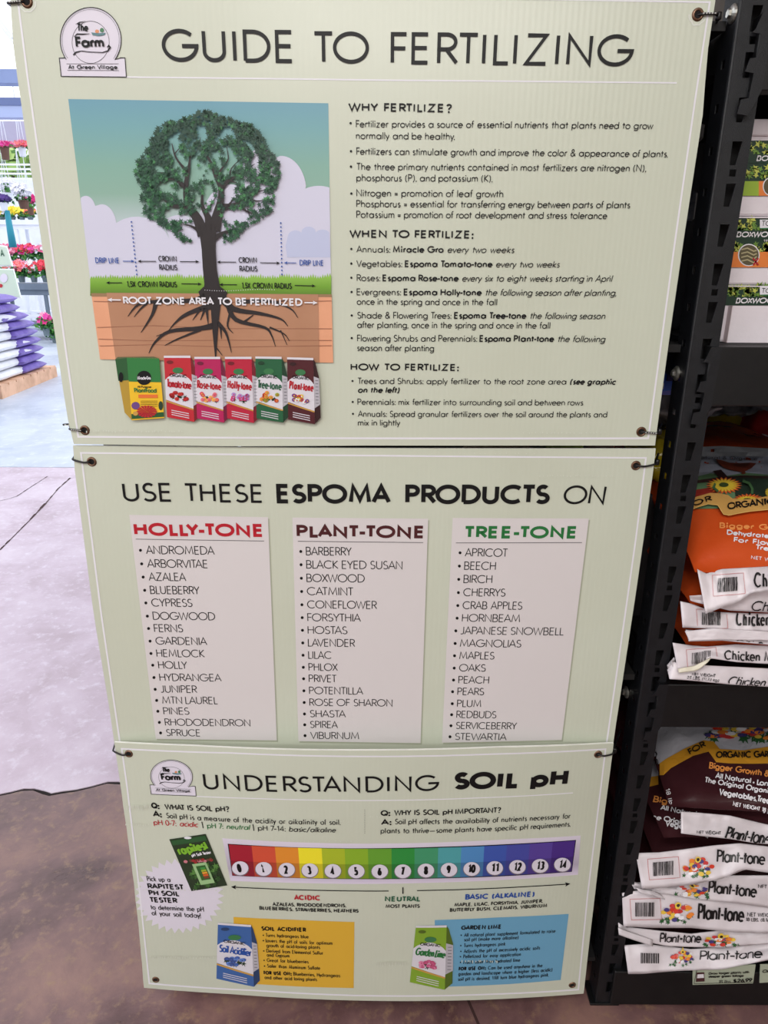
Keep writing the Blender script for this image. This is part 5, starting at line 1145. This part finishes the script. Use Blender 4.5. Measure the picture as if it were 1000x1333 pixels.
for i in range(6):
    o, k = flap(BB[i][0], M_FLAP, F6[i][0], F6[i][1], YY[i][0], YY[i][1], 20+i*3.3, rip=.0045)
    if i == 0: A = ptone(k, o, 910, 1250, 992, 1248, 13, .15, (834, 1253, 858, 1253, 13, 4, False), (888, 1246, 16, 11, 1)); A.build('printed_name', o)
    if i == 1: A = ptone(k, o, 858, 1226, 912, 1226, 12, .12, None, (938, 1223, 22, 9, 2)); A.build('printed_name', o)
    if i == 2: A = ptone(k, o, 907, 1196, 968, 1200, 21, 0, (827, 1192, 852, 1192, 18, 6), (882, 1187, 22, 13, 3)); A.text('NET WEIGHT', 972, 1192, 1010, 1194, 5, BI, .16, 3); A.text('18 LBS. (8.16 kg)', 970, 1198, 1012, 1200, 4.5, BI, .16, 3); A.build('printed_name', o)
    if i == 3: A = ptone(k, o, 921, 1162, 984, 1168, 18, 0, None, (900, 1158, 22, 10, 5)); A.text('NET WEIGHT', 986, 1155, 1026, 1157, 5, BI, .16, 3); A.build('printed_name', o)
    if i == 4: A = ptone(k, o, 932, 1122, 995, 1126, 17, 0, (850, 1140, 876, 1138, 18, 7), (908, 1128, 22, 14, 6)); A.build('printed_name', o)
    if i == 5: A = ptone(k, o, 942, 1092, 1000, 1100, 17, .2); A.text('NET WEIGHT', 906, 1085, 938, 1087, 4.4, BI, .16, 3); A.build('printed_name', o)
flap(BB[3][0], M_FLAP, [(828, 1156), (850, 1160), (862, 1166)], [(834, 1163), (850, 1166), (866, 1171)], .0, -.006, 33, 'folded_corner', .002, 10, 3)
flap(BB[1][0], M_FLAP, [(805, 1208), (815, 1212), (850, 1224)], [(806, 1217), (820, 1222), (850, 1232)], -.002, -.008, 37, 'folded_corner', .002, 10, 3)

# shelf price cards
M_CARD = mat('pale_green_card', (170, 177, 156), .5)
def card(q, label, full=True):
    A = Art(Surf(lambda x, z: -.004)); b = MB(); P = [at(x, y, -.003) for x, y in q]
    vs = P+[p+Vector((0, .0015, 0)) for p in P]; b.add(vs, [(0, 1, 2, 3), (7, 6, 5, 4), (0, 4, 5, 1), (1, 5, 6, 2), (2, 6, 7, 3), (3, 7, 4, 0)], M_CARD)
    o = b.build('price_card', loc=(P[0].x, -.003, P[0].z)); tag(o, label, 'price card')
    if full:
        A.text('Grow larger plants with', 922, 1268.5, 975, 1266.5, 3.2, INK, .2); A.text('deeper green foliage', 922, 1272.4, 968, 1271, 3.2, INK, .2)
        A.text('18 lbs', 935, 1279.6, 951, 1279, 4.2, INKG, .12); A.text('$26.99', 954, 1279, 979, 1277.6, 5, INK, .2)
        A.poly([(906, 1278), (907, 1266), (917, 1265.6), (917.4, 1277.4)], mat('card_bag_brown', (70, 34, 36), .4), 1); A.poly([(907.4, 1273), (908, 1268), (916, 1267.6), (916.5, 1272.6)], BW, 2)
        A.line([(903.5, 1280), (907, 1263)], .6, INKG, 2); A.line([(903.5, 1280.5), (980, 1278.5)], .6, INKG, 1)
    else: A.text('Organic', 992, 1266, 1020, 1265, 4, INK, .2)
    A.build('printed_price', o)
card([(902, 1259), (984, 1256), (980.5, 1280), (902, 1282)], 'pale green price card reading $26.99 on the bottom shelf edge')
card([(990, 1256), (1040, 1254), (1038, 1277), (989, 1279.5)], 'pale price card at the right edge of the bottom shelf, cut off by the frame', False)

# white cartons with boxwood labels on the upper shelf
M_WB = mat('white_corrugated_box', (226, 218, 224), .6, vary=4, scale=14, bump=.1, bscale=200); M_WI = mat('box_side_board', (206, 188, 190), .7, vary=4, scale=12)
BXY = .075; DG = mat('box_label_green', (30, 56, 42), .4); LO = mat('box_label_orange', (226, 128, 60), .4); LM = mat('box_label_lime', (150, 178, 60), .4); LF = mat('box_leaf_yellow', (190, 196, 90), .4); LF2 = mat('box_leaf_green', (110, 146, 60), .4)
xL = at(951, 300, BXY).x-.006; zA = LV['A']
zs = [at(985, 155, BXY).z, at(985, 281.5, BXY).z, at(960, 371, BXY).z]; zs.append(zA)
names = ['topmost of the three white boxwood topiary boxes on the upper shelf', 'middle white boxwood topiary box, orange label with red cross', 'lowest white boxwood topiary box, inside the open tray']
SF = Surf(lambda x, z: BXY); SF.xmin = xL+.007
for i in range(3):
    zt_, zb2 = zs[i], zs[i+1]; t = thing('plant_box', names[i], 'box', (xL+.2, BXY, zb2+.0005), 'white boxwood boxes on the upper shelf')
    b = MB(); b.box((xL+.006, BXY, zb2+.0005), (xL+.42, BXY+.10, zt_-.001), M_WB, .003); b.build('box_body', t)
    b = MB(); b.box((xL+.002, BXY-(.0035 if i == 0 else .0015), zt_-(.022 if i == 0 else .003)), (xL+.424, BXY+.104, zt_-.0005), M_WB, .002)
    b.build('lid', t)
    A = Art(SF)
    if i == 0: ly0, ly1, h0, tx, ty = 183, 255, 0, 984, 210
    if i == 1: ly0, ly1, h0, tx, ty = 284, 348, 0, 961, 309
    if i == 2: ly0, ly1, h0, tx, ty = 370.5, 397, 0, 957, 395
    r = random.Random(40+i)
    A.poly([(930, ly0), (1128, ly0), (1128, ly1), (930, ly1)], DG, 1)
    for k in range(120): leaf(A, 940+r.random()*150, ly0+2+r.random()*18*(1 if i < 2 else .8), 5+3*r.random(), r.random()*6, LF if r.random() < .5 else LF2, 2)
    A.poly([(930, ty-9), (1128, ty-9), (1128, ty+2.5), (930, ty+2.5)], DG, 3)
    A.text('BOXWOOD TOPIARY', tx-(3 if i == 1 else 0), ty, tx+103, ty-.4, 7.4, BW, .2, 5, it=.12, track=.26)
    if i < 2:
        y0 = ty+(4 if i == 0 else 6)
        for k in range(110): leaf(A, 935+r.random()*160, y0+3+r.random()*14, 5+3*r.random(), r.random()*6, LF if r.random() < .55 else LF2, 4)
        yo = ly1-19 if i == 0 else ly1-20
        if i == 0: A.poly([(930, yo), (987, yo), (987, ly1), (930, ly1)], LM, 6); A.poly([(987, yo), (1128, yo), (1128, ly1), (987, ly1)], LO, 6); A.disc(1002, 243, 10, 12, BW, 7, 20); A.disc(1002, 243, 8.8, 10.6, mat('box_photo_brown', (92, 84, 60), .4), 8, 20)
        else:
            A.poly([(930, yo), (1128, yo), (1128, ly1), (930, ly1)], LO, 6); A.disc(974, 332, 14.2, 14.6, BW, 7, 24); A.disc(974, 332, 12.8, 13.2, mat('box_photo_brown', (92, 84, 60), .4), 8, 24)
            for q in range(4): A.line([(964, 325+q*5), (972, 323+q*5), (980, 327+q*5), (984, 326+q*4)], 1.6, mat('box_photo_cream', (178, 168, 130), .4), 9)
            A.line([(979, 336), (986, 345)], 2, RED, 10); A.line([(986, 336), (979.5, 345)], 2, RED, 10); A.text('19-24"'.replace('"', ''), 993, 315, 1010, 315, 3, BW, .18, 7)
    if i > 0: A.poly([(988.5, ly0+2), (1128, ly0+2), (1128, ly0+13), (988.5, ly0+13)], WHITE, 6); A.text('TOPIARY', 990, ly0+(10.5 if i == 1 else 11), 1030, ly0+(10.3 if i == 1 else 11), 7 if i == 1 else 6.5, INK, .12, 7); A.poly([(989, ly0+13), (1128, ly0+9), (1128, ly0+14), (989, ly0+14.5)], LEAFG, 7)
    A.build('printed_label', t)
# open display tray around the lowest box
t = thing('display_tray', 'low open white cardboard tray around the lowest boxwood box, on the upper shelf', 'tray', (xL, BXY, zA))
p = at(953, 398, BXY-.012); q = at(945.5, 448, BXY-.012)
b = MB(); b.box((q.x, BXY-.014, zA+.0005), (xL+.46, BXY-.010, p.z), M_WB); b.build('front_panel', t)
b = MB(); b.box((q.x-.0005, BXY-.0135, zA+.0005), (q.x+.003, BXY+.11, p.z), M_WI); b.build('side_panel', t)

# ------------------------------------------------------------------ garden centre beyond, to the left
M_WHITEP = mat('white_painted_steel', (226, 228, 236), .5, vary=4, scale=4); M_BLUEG = mat('blue_grey_gutter', (126, 142, 184), .5, vary=6, scale=3); M_SLATE = mat('slate_table_frame', (96, 108, 124), .55, vary=6, scale=3)
def bar(px0, py0, px1, py1, Y, th, dep, m, name, label=None):
    a = at(px0, py0, Y); c = at(px1, py1, Y); b = MB(); b.box((min(a.x, c.x), Y, c.z), (max(a.x, c.x), Y+dep, a.z), m, .002); return b
def ext(y0, y1, Y, m, name, dep=.2):
    a = at(45, y0, Y); c = at(45, y1, Y); b = MB(); b.box((a.x-7, Y, c.z), (a.x+1.4, Y+dep, a.z), m); return struct(b.build(name))
ext(90, 108, 9.2, M_BLUEG, 'trim_1'); ext(127, 137, 11.5, mat('slate_blue_gutter', (92, 106, 150), .5), 'trim_2'); ext(137, 153, 11.52, mat('pale_blue_fascia', (160, 172, 208), .5), 'trim_3')
ext(158, 189, 12.8, mat('lavender_white_fascia', (188, 182, 204), .5, vary=12, scale=1.5), 'trim_4')
for i, (x0, y0, x1, y1) in enumerate(((2, 32, 10, 42), (5, 30, 13, 42), (10, 44, 17, 54))):
    a = at(x0-8, y0-10, 10); c = at(x1+6, y1+8, 10); b = MB(); b.tube([a, c], .02, M_WHITEP, 6); struct(b.build('trim_%d' % (5+i)))
for k, y in enumerate((213, 219, 225, 231.5)):
    ext(y, y+2.2, 19, M_WHITEP, 'trim_%d' % (8+k), .06)
a = at(45, 234, 19.6); b = MB(); b.box((a.x-9, 19.6, 0), (a.x+4, 19.8, a.z), M_WHITEP); struct(b.build('wall_far'))
# trees outside
def blob_tree(px, py, Y, rx, rz, col, n, label, seed, lm):
    r = random.Random(seed); c = at(px, py, Y); t = thing('leafy_tree', label, 'tree', (c.x, Y, 0), 'trees outside the greenhouse'); b = MB()
    for k in range(n):
        u = Vector((r.gauss(0, 1), r.gauss(0, 1), r.gauss(0, 1))).normalized()*(r.random()**.4); p = c+Vector((u.x*rx, u.y*rx, u.z*rz)); s = .16+.14*r.random()
        d = Vector((r.gauss(0, 1), r.gauss(0, 1), r.gauss(0, 1))).normalized(); e = d.orthogonal().normalized()*s; f = d.cross(e).normalized()*s*.6
        b.add([p-e, p+f, p+e, p-f], [(0, 1, 2, 3)], lm[k % len(lm)])
    o = b.build('foliage', t); o['kind'] = 'stuff'
    b = MB(); b.tube([(c.x, Y, 0), (c.x+.05, Y, c.z*.6), (c.x, Y, c.z)], [.14, .1, .05], mat('tree_bark', (110, 92, 76), .9), 8); b.build('trunk', t)
TL = [mat('sunlit_leaf_a', (140, 170, 90), .6), mat('sunlit_leaf_b', (170, 194, 120), .6), mat('sunlit_leaf_c', (106, 142, 84), .6)]
blob_tree(14, 216, 26, 1.5, .55, 0, 420, 'pale green tree outside behind white rails, left of two', 1, TL); blob_tree(86, 214, 30, 1.5, .6, 0, 420, 'pale green tree outside behind white rails, right of two', 2, TL)
# flowers
def blossoms(b, c, rx, ry, rz, n, size, mats, r, up=.3):
    for k in range(n):
        while True:
            u = Vector((r.uniform(-1, 1), r.uniform(-1, 1), r.uniform(-.6, 1)))
            if u.length < 1: break
        u = u.normalized()*(.75+.3*r.random()); p = Vector(c)+Vector((u.x*rx, u.y*ry, u.z*rz)); s = size*(.7+.6*r.random()); m = mats[r.randrange(len(mats))]
        d = Vector((u.x*.5, -1+r.uniform(-.5, .5), .5+r.uniform(-.4, .4))).normalized(); e = d.orthogonal().normalized(); f = d.cross(e)
        pts = [p+d*s*.1]+[p+(e*cos(a)+f*sin(a))*s*(1 if i % 2 == 0 else .62)+d*s*(.35 if i % 2 == 0 else .15) for i, a in enumerate([j*pi/5 for j in range(10)])]
        b.add(pts, [(0, 1+j, 1+(j+1) % 10) for j in range(10)], m)
def leaves(b, c, rx, ry, rz, n, size, mats, r):
    for k in range(n):
        u = Vector((r.gauss(0, .5), r.gauss(0, .5), r.uniform(-1, .6))); p = Vector(c)+Vector((u.x*rx, u.y*ry, u.z*rz)); s = size*(.7+.6*r.random())
        d = Vector((r.uniform(-1, 1), r.uniform(-1, .4), r.uniform(-.2, .9))).normalized(); w = d.orthogonal().normalized()*s*.32; n_ = d.cross(w).normalized()*s*.12
        b.add([p-d*s*.5, p+w+n_, p+d*s*.5, p-w+n_, p-n_], [(0, 1, 4), (1, 2, 4), (2, 3, 4), (3, 0, 4)], mats[r.randrange(len(mats))])
BLO = {k: [mat('petal_%s_%d' % (k, i), c, .55) for i, c in enumerate(v)] for k, v in dict(red=[(216, 40, 60), (236, 70, 90)], pink=[(238, 110, 150), (244, 160, 186)], magenta=[(212, 30, 120), (228, 70, 160)], white=[(236, 234, 240), (226, 226, 236)], yellow=[(238, 214, 40), (244, 226, 80)], purple=[(92, 62, 140), (70, 50, 116)], coral=[(236, 90, 90), (242, 130, 126)]).items()}
GL = [mat('plant_leaf_a', (54, 120, 50), .5), mat('plant_leaf_b', (84, 150, 62), .5), mat('plant_leaf_c', (40, 96, 48), .5)]
M_POT = mat('brown_nursery_pot', (96, 66, 54), .7, vary=6, scale=8); M_POTG = mat('grey_nursery_tray', (96, 110, 118), .6, vary=5, scale=8)
def plant(px, ytop, ybase, Y, wpx, cols, label, seed, group, pot=M_POTG, poth=.12, leafy=.5, hang=False, nb=46):
    s = (at(px+1, ybase, Y)-at(px, ybase, Y)).x; r = random.Random(seed); base = at(px, ybase, Y); top = at(px, ytop, Y).z; H = top-base.z; rx = wpx*s/2
    t = thing('flowering_plant', label, 'plant', (base.x, Y, base.z), group)
    b = MB(); b.lathe((base.x, Y, base.z), [(rx*.42, 0), (rx*.55, poth*.9), (rx*.6, poth*.9), (rx*.6, poth), (rx*.5, poth*.96)], pot, 14); b.build('pot', t)
    h = H-poth; b = MB(); leaves(b, (base.x, Y, base.z+poth+h*.35), rx, rx*.8, h*.45, int(60*leafy)+20, .10, GL, r); b.build('foliage', t)
    b = MB(); blossoms(b, (base.x, Y, base.z+poth+h*(.62)), rx*.95, rx*.8, h*.36, nb, .045+.01*r.random(), sum([BLO[c] for c in cols], []), r); b.build('blossoms', t)
    if hang:
        b = MB()
        for a in range(3): b.tube([(base.x+rx*.5*cos(a*2.1), Y+rx*.5*sin(a*2.1), base.z+poth), (base.x, Y, base.z+1.1)]+[(base.x, Y, 4.3)], .006, M_WHITEP, 4)
        b.build('hanger', t)
    return t
# benches
def bench(px0, px1, ytop, th_px, Y, dep, label, m, legs=True, floor_z=0):
    a = at(px0, ytop, Y); c = at(px1, ytop, Y); d = at(px0, ytop+th_px, Y); t = thing('plant_bench', label, 'table', ((a.x+c.x)/2, Y, floor_z))
    b = MB(); b.box((a.x, Y, d.z), (c.x, Y+dep, a.z), m, .006); b.build('bench_top', t)
    b = MB(); b.box((a.x+.05, Y+.05, d.z-.10), (c.x-.05, Y+.10, d.z), m); b.build('apron', t)
    k = a.x+.3
    while k < c.x:
        for yy in (Y+.06, Y+dep-.12): b = MB(); b.box((k, yy, floor_z), (k+.06, yy+.06, d.z), m); b.build('leg', t)
        k += 1.1
    b = MB(); b.box((a.x+.1, Y+.05, .28), (c.x-.1, Y+dep-.05, .32), m); b.build('lower_shelf', t)
    return a.z, t
zb1, _ = bench(-40, 140, 369, 8, 13.6, 1.0, 'slate grey plant bench with trays of red and pink flowers', M_SLATE)
zb2, _ = bench(-40, 140, 342, 5, 15.6, 1.0, 'pale grey plant bench behind, with a second row of red flowers', M_WHITEP)
zb3, _ = bench(-60, 120, 286, 6, 17.4, .7, 'white tiered bench holding yellow and white flowers under the rails', M_WHITEP)
cw = [('white', 'coral'), ('coral', 'pink'), ('white', 'red'), ('red',), ('coral',)]
for i, x in enumerate((13, 29, 45, 60, 74)):
    plant(x, 339, 367.5, 13.9, 16, cw[i], ['front bench plant with white and coral flowers, leftmost', 'front bench plant with coral and pink flowers above big leaves', 'front bench plant with white and red flowers beside the top sign', 'front bench plant with plain red flowers hard by the sign edge', 'front bench coral plant partly behind the top sign'][i], 50+i, 'plants on the slate bench', leafy=1.2, nb=60, poth=.13)
cr = [('red', 'pink'), ('pink',), ('red', 'magenta'), ('magenta', 'red'), ('pink', 'white')]
for i, x in enumerate((5, 17, 29, 42, 54)):
    plant(x, 318, 342, 15.8, 14, cr[i], ['back bench plant with red and pink flowers, leftmost', 'back bench plant with only pink flowers', 'back bench plant with red and magenta mix, third along', 'back bench plant, mostly magenta, near the sign edge', 'back bench plant in pink and white next to the sign'][i], 70+i, 'plants on the back bench', leafy=.8, nb=60, poth=.08)
cy = [('yellow', 'white'), ('yellow',), ('yellow',), ('yellow', 'coral')]
for i, x in enumerate((3, 17, 29, 40)):
    plant(x, 270, 286, 17.5, 14, cy[i], ['yellow and white flowers on the white bench, leftmost', 'plain yellow flowers on the white bench, above the teal pole', 'bright yellow flowers on the white bench, third along', 'yellow and coral flowers on the white bench by the sign'][i], 90+i, 'flowers on the white bench', leafy=.2, nb=70, poth=.06)
for i, (x, yt, yb3, Y, w, c, lb, pot) in enumerate(((12, 232, 262, 15.2, 26, ('white',), 'hanging basket of white flowers above the purple ones', M_WHITEP), (32, 240, 272, 14.6, 24, ('white',), 'hanging basket of white flowers in a brown pot', M_POT), (6, 256, 275, 14.2, 18, ('purple',), 'basket of dark purple flowers at the left edge', M_WHITEP), (41, 252, 280, 16, 14, ('magenta',), 'basket of magenta flowers touching the sign edge', M_POT), (8, 187, 208, 12.2, 20, ('pink', 'magenta'), 'hanging basket in a brown bowl with pink trailing flowers, highest up', M_POT), (30, 187, 204, 12.6, 18, ('pink', 'coral'), 'hanging basket with coral pink flowers beside the brown bowl', M_WHITEP))):
    plant(x, yt, yb3, Y, w, c, lb, 110+i, 'hanging flower baskets', pot=pot, poth=.16 if i != 4 else .2, leafy=.35, nb=90, hang=True)
for k_, yy_ in enumerate((15.2, 14.6, 14.2, 16, 12.2, 12.6)): b = MB(); b.box((-14, yy_-.02, 4.3), (-3, yy_+.02, 4.34), M_WHITEP); struct(b.build('trim_%d' % (12+k_)))
plant(61, 407, 437, 13.0, 16, ('magenta', 'pink'), 'potted pink flowers standing low beneath the slate bench', 131, 'potted flowers under the bench', leafy=1.4, nb=22, poth=.14)
plant(72, 411, 446, 13.2, 14, ('magenta',), 'potted magenta flowers under the bench, right beside the sign', 132, 'potted flowers under the bench', leafy=1.4, nb=18, poth=.14)
# teal pole and white cylinder behind
a = at(9, 274, 14.2); c = at(17, 322, 14.2); b = MB(); b.tube([a, c], [.05, .075], mat('teal_canvas', (40, 140, 160), .6), 10); b.tube([a+Vector((0, 0, .02)), a+Vector((-.03, 0, .2))], .02, M_WHITEP, 6)
tag(b.build('garden_umbrella', smooth=True, loc=(c.x, c.y, c.z)), 'closed teal garden umbrella leaning above the benches', 'umbrella')
# stack of white bags on a pallet
P1 = onz(3.5, 519.5); P2 = onz(75, 490); M_WOOD = mat('raw_pallet_wood', (214, 170, 140), .7, vary=14, scale=6)
dv = (P2-P1); dv.z = 0; L_ = dv.length; dv.normalize(); nv = Vector((-dv.y, dv.x, 0))
t = thing('wooden_pallet', 'pale wooden pallet on the grey floor carrying the white bags', 'pallet', tuple(P1))
def obox(o, a0, a1, n0, n1, z0, z1, m, name):
    vs = [P1+dv*a+nv*n+Vector((0, 0, z-P1.z)) for a in (a0, a1) for n in (n0, n1) for z in (z0, z1)]
    mesh_obj(name, vs, [(0, 1, 3, 2), (4, 6, 7, 5), (0, 4, 5, 1), (2, 3, 7, 6), (0, 2, 6, 4), (1, 5, 7, 3)], m, o)
for n in (0, .55, 1.1): obox(t, 0, L_, n, n+.09, .0, .13, M_WOOD, 'runner')
for k in range(8): obox(t, k*L_/8+.01, (k+1)*L_/8-.02, 0, 1.19, .13, .155, M_WOOD, 'deck_board')
M_SACK = mat('white_woven_sack', (228, 228, 234), .6, vary=5, scale=8); M_PURP = mat('purple_printed_end', (118, 98, 178), .5, vary=8, scale=12)
yr = [393, 404, 415.5, 427, 438, 449, 460, 471, 481.5, 492]; xe = [40, 42, 50, 57, 60, 62, 63, 64, 65]
words_ = ['topmost', 'second from top', 'third from top', 'fourth from top', 'fifth from top', 'fourth from bottom', 'third from bottom', 'second from bottom', 'lowest']
yaw = -math.atan2(dv.x, dv.y); mpx = L_/71
for i in range(9):
    zc = .157+(8-i)*.109+.055; sh = -(65-xe[i])*mpx; C0 = P1+dv*(L_*.80+sh)+nv*.40
    t = thing('soil_bag', 'white bag with purple printed end, '+words_[i]+' of the pallet stack', 'bag', (C0.x, C0.y, zc-.05), 'white bags stacked on the pallet')
    c = P1+dv*(L_*.10+sh)+nv*.42
    vs, fs = pillow((c.x, c.y, zc), L_*1.15, .74, .109, M_SACK, 30+i*1.7, yaw+.03*sin(i*2), .004, 20, 24, p=7); mesh_obj('bag_body', vs, fs, M_SACK, t, smooth=True)
    c = P1+dv*(L_*.66+sh)+nv*.40
    vs, fs = pillow((c.x, c.y, zc-.004), L_*.42, .75, .112, M_PURP, 60+i*1.7, yaw+.03*sin(i*2), .003, 16, 16, p=7); o = mesh_obj('printed_end', vs, fs, M_PURP, t, smooth=True)
    A = Art(Skin(vs, fs, 3)); x = xe[i]-14
    for k in range(4): A.line([(x+k*.7, yr[i]-2+k*2), (x+9+k*.7, yr[i]-6+k*2)], .9, BW, 3)
    A.build('printed_lines', o)
# far pale green display sign, cut by the left edge
t = thing('display_sign', 'two small pale green sign boards at the left edge beside the white bags', 'sign', tuple(at(5, 388, 9.0)))
M_PG = mat('pale_green_board', (196, 212, 192), .5); M_BT = mat('board_trim_white', (232, 236, 232), .5)
for j, (q) in enumerate(([(-30, 316), (8, 320), (16, 347), (-30, 346)], [(-30, 349), (17, 350), (27, 388), (-30, 384)])):
    for (mm, off, inset, nm) in ((M_BT, 0, 0, 'rim'), (M_PG, -.02, 1.6, 'face')):
        cx = sum(p[0] for p in q)/4; cy_ = sum(p[1] for p in q)/4
        P = [at(x-(inset if x > cx else -inset), y-(inset if y > cy_ else -inset), 9.0+off) for x, y in q]
        vs = P+[p+Vector((0, .03, 0)) for p in P]; mesh_obj(nm, vs, [(0, 1, 2, 3), (7, 6, 5, 4), (0, 4, 5, 1), (1, 5, 6, 2), (2, 6, 7, 3), (3, 7, 4, 0)], mm, t)
A = Art(Surf(lambda x, z: 8.975)); A.eps = .002; A.text('A', 1, 334, 6, 334, 9, TEALI, .14); A.disc(1, 372, 2.6, 2.6, RED, 3, 8); A.disc(5, 362, 5, 6, LILAC, 2, 10); A.build('printed_mark', t)
t2 = MB(); q = at(6, 388, 9.1); t2.box((q.x-.02, 9.06, 0), (q.x+.02, 9.10, q.z+.3), M_SLATE); t2.build('stand', t)
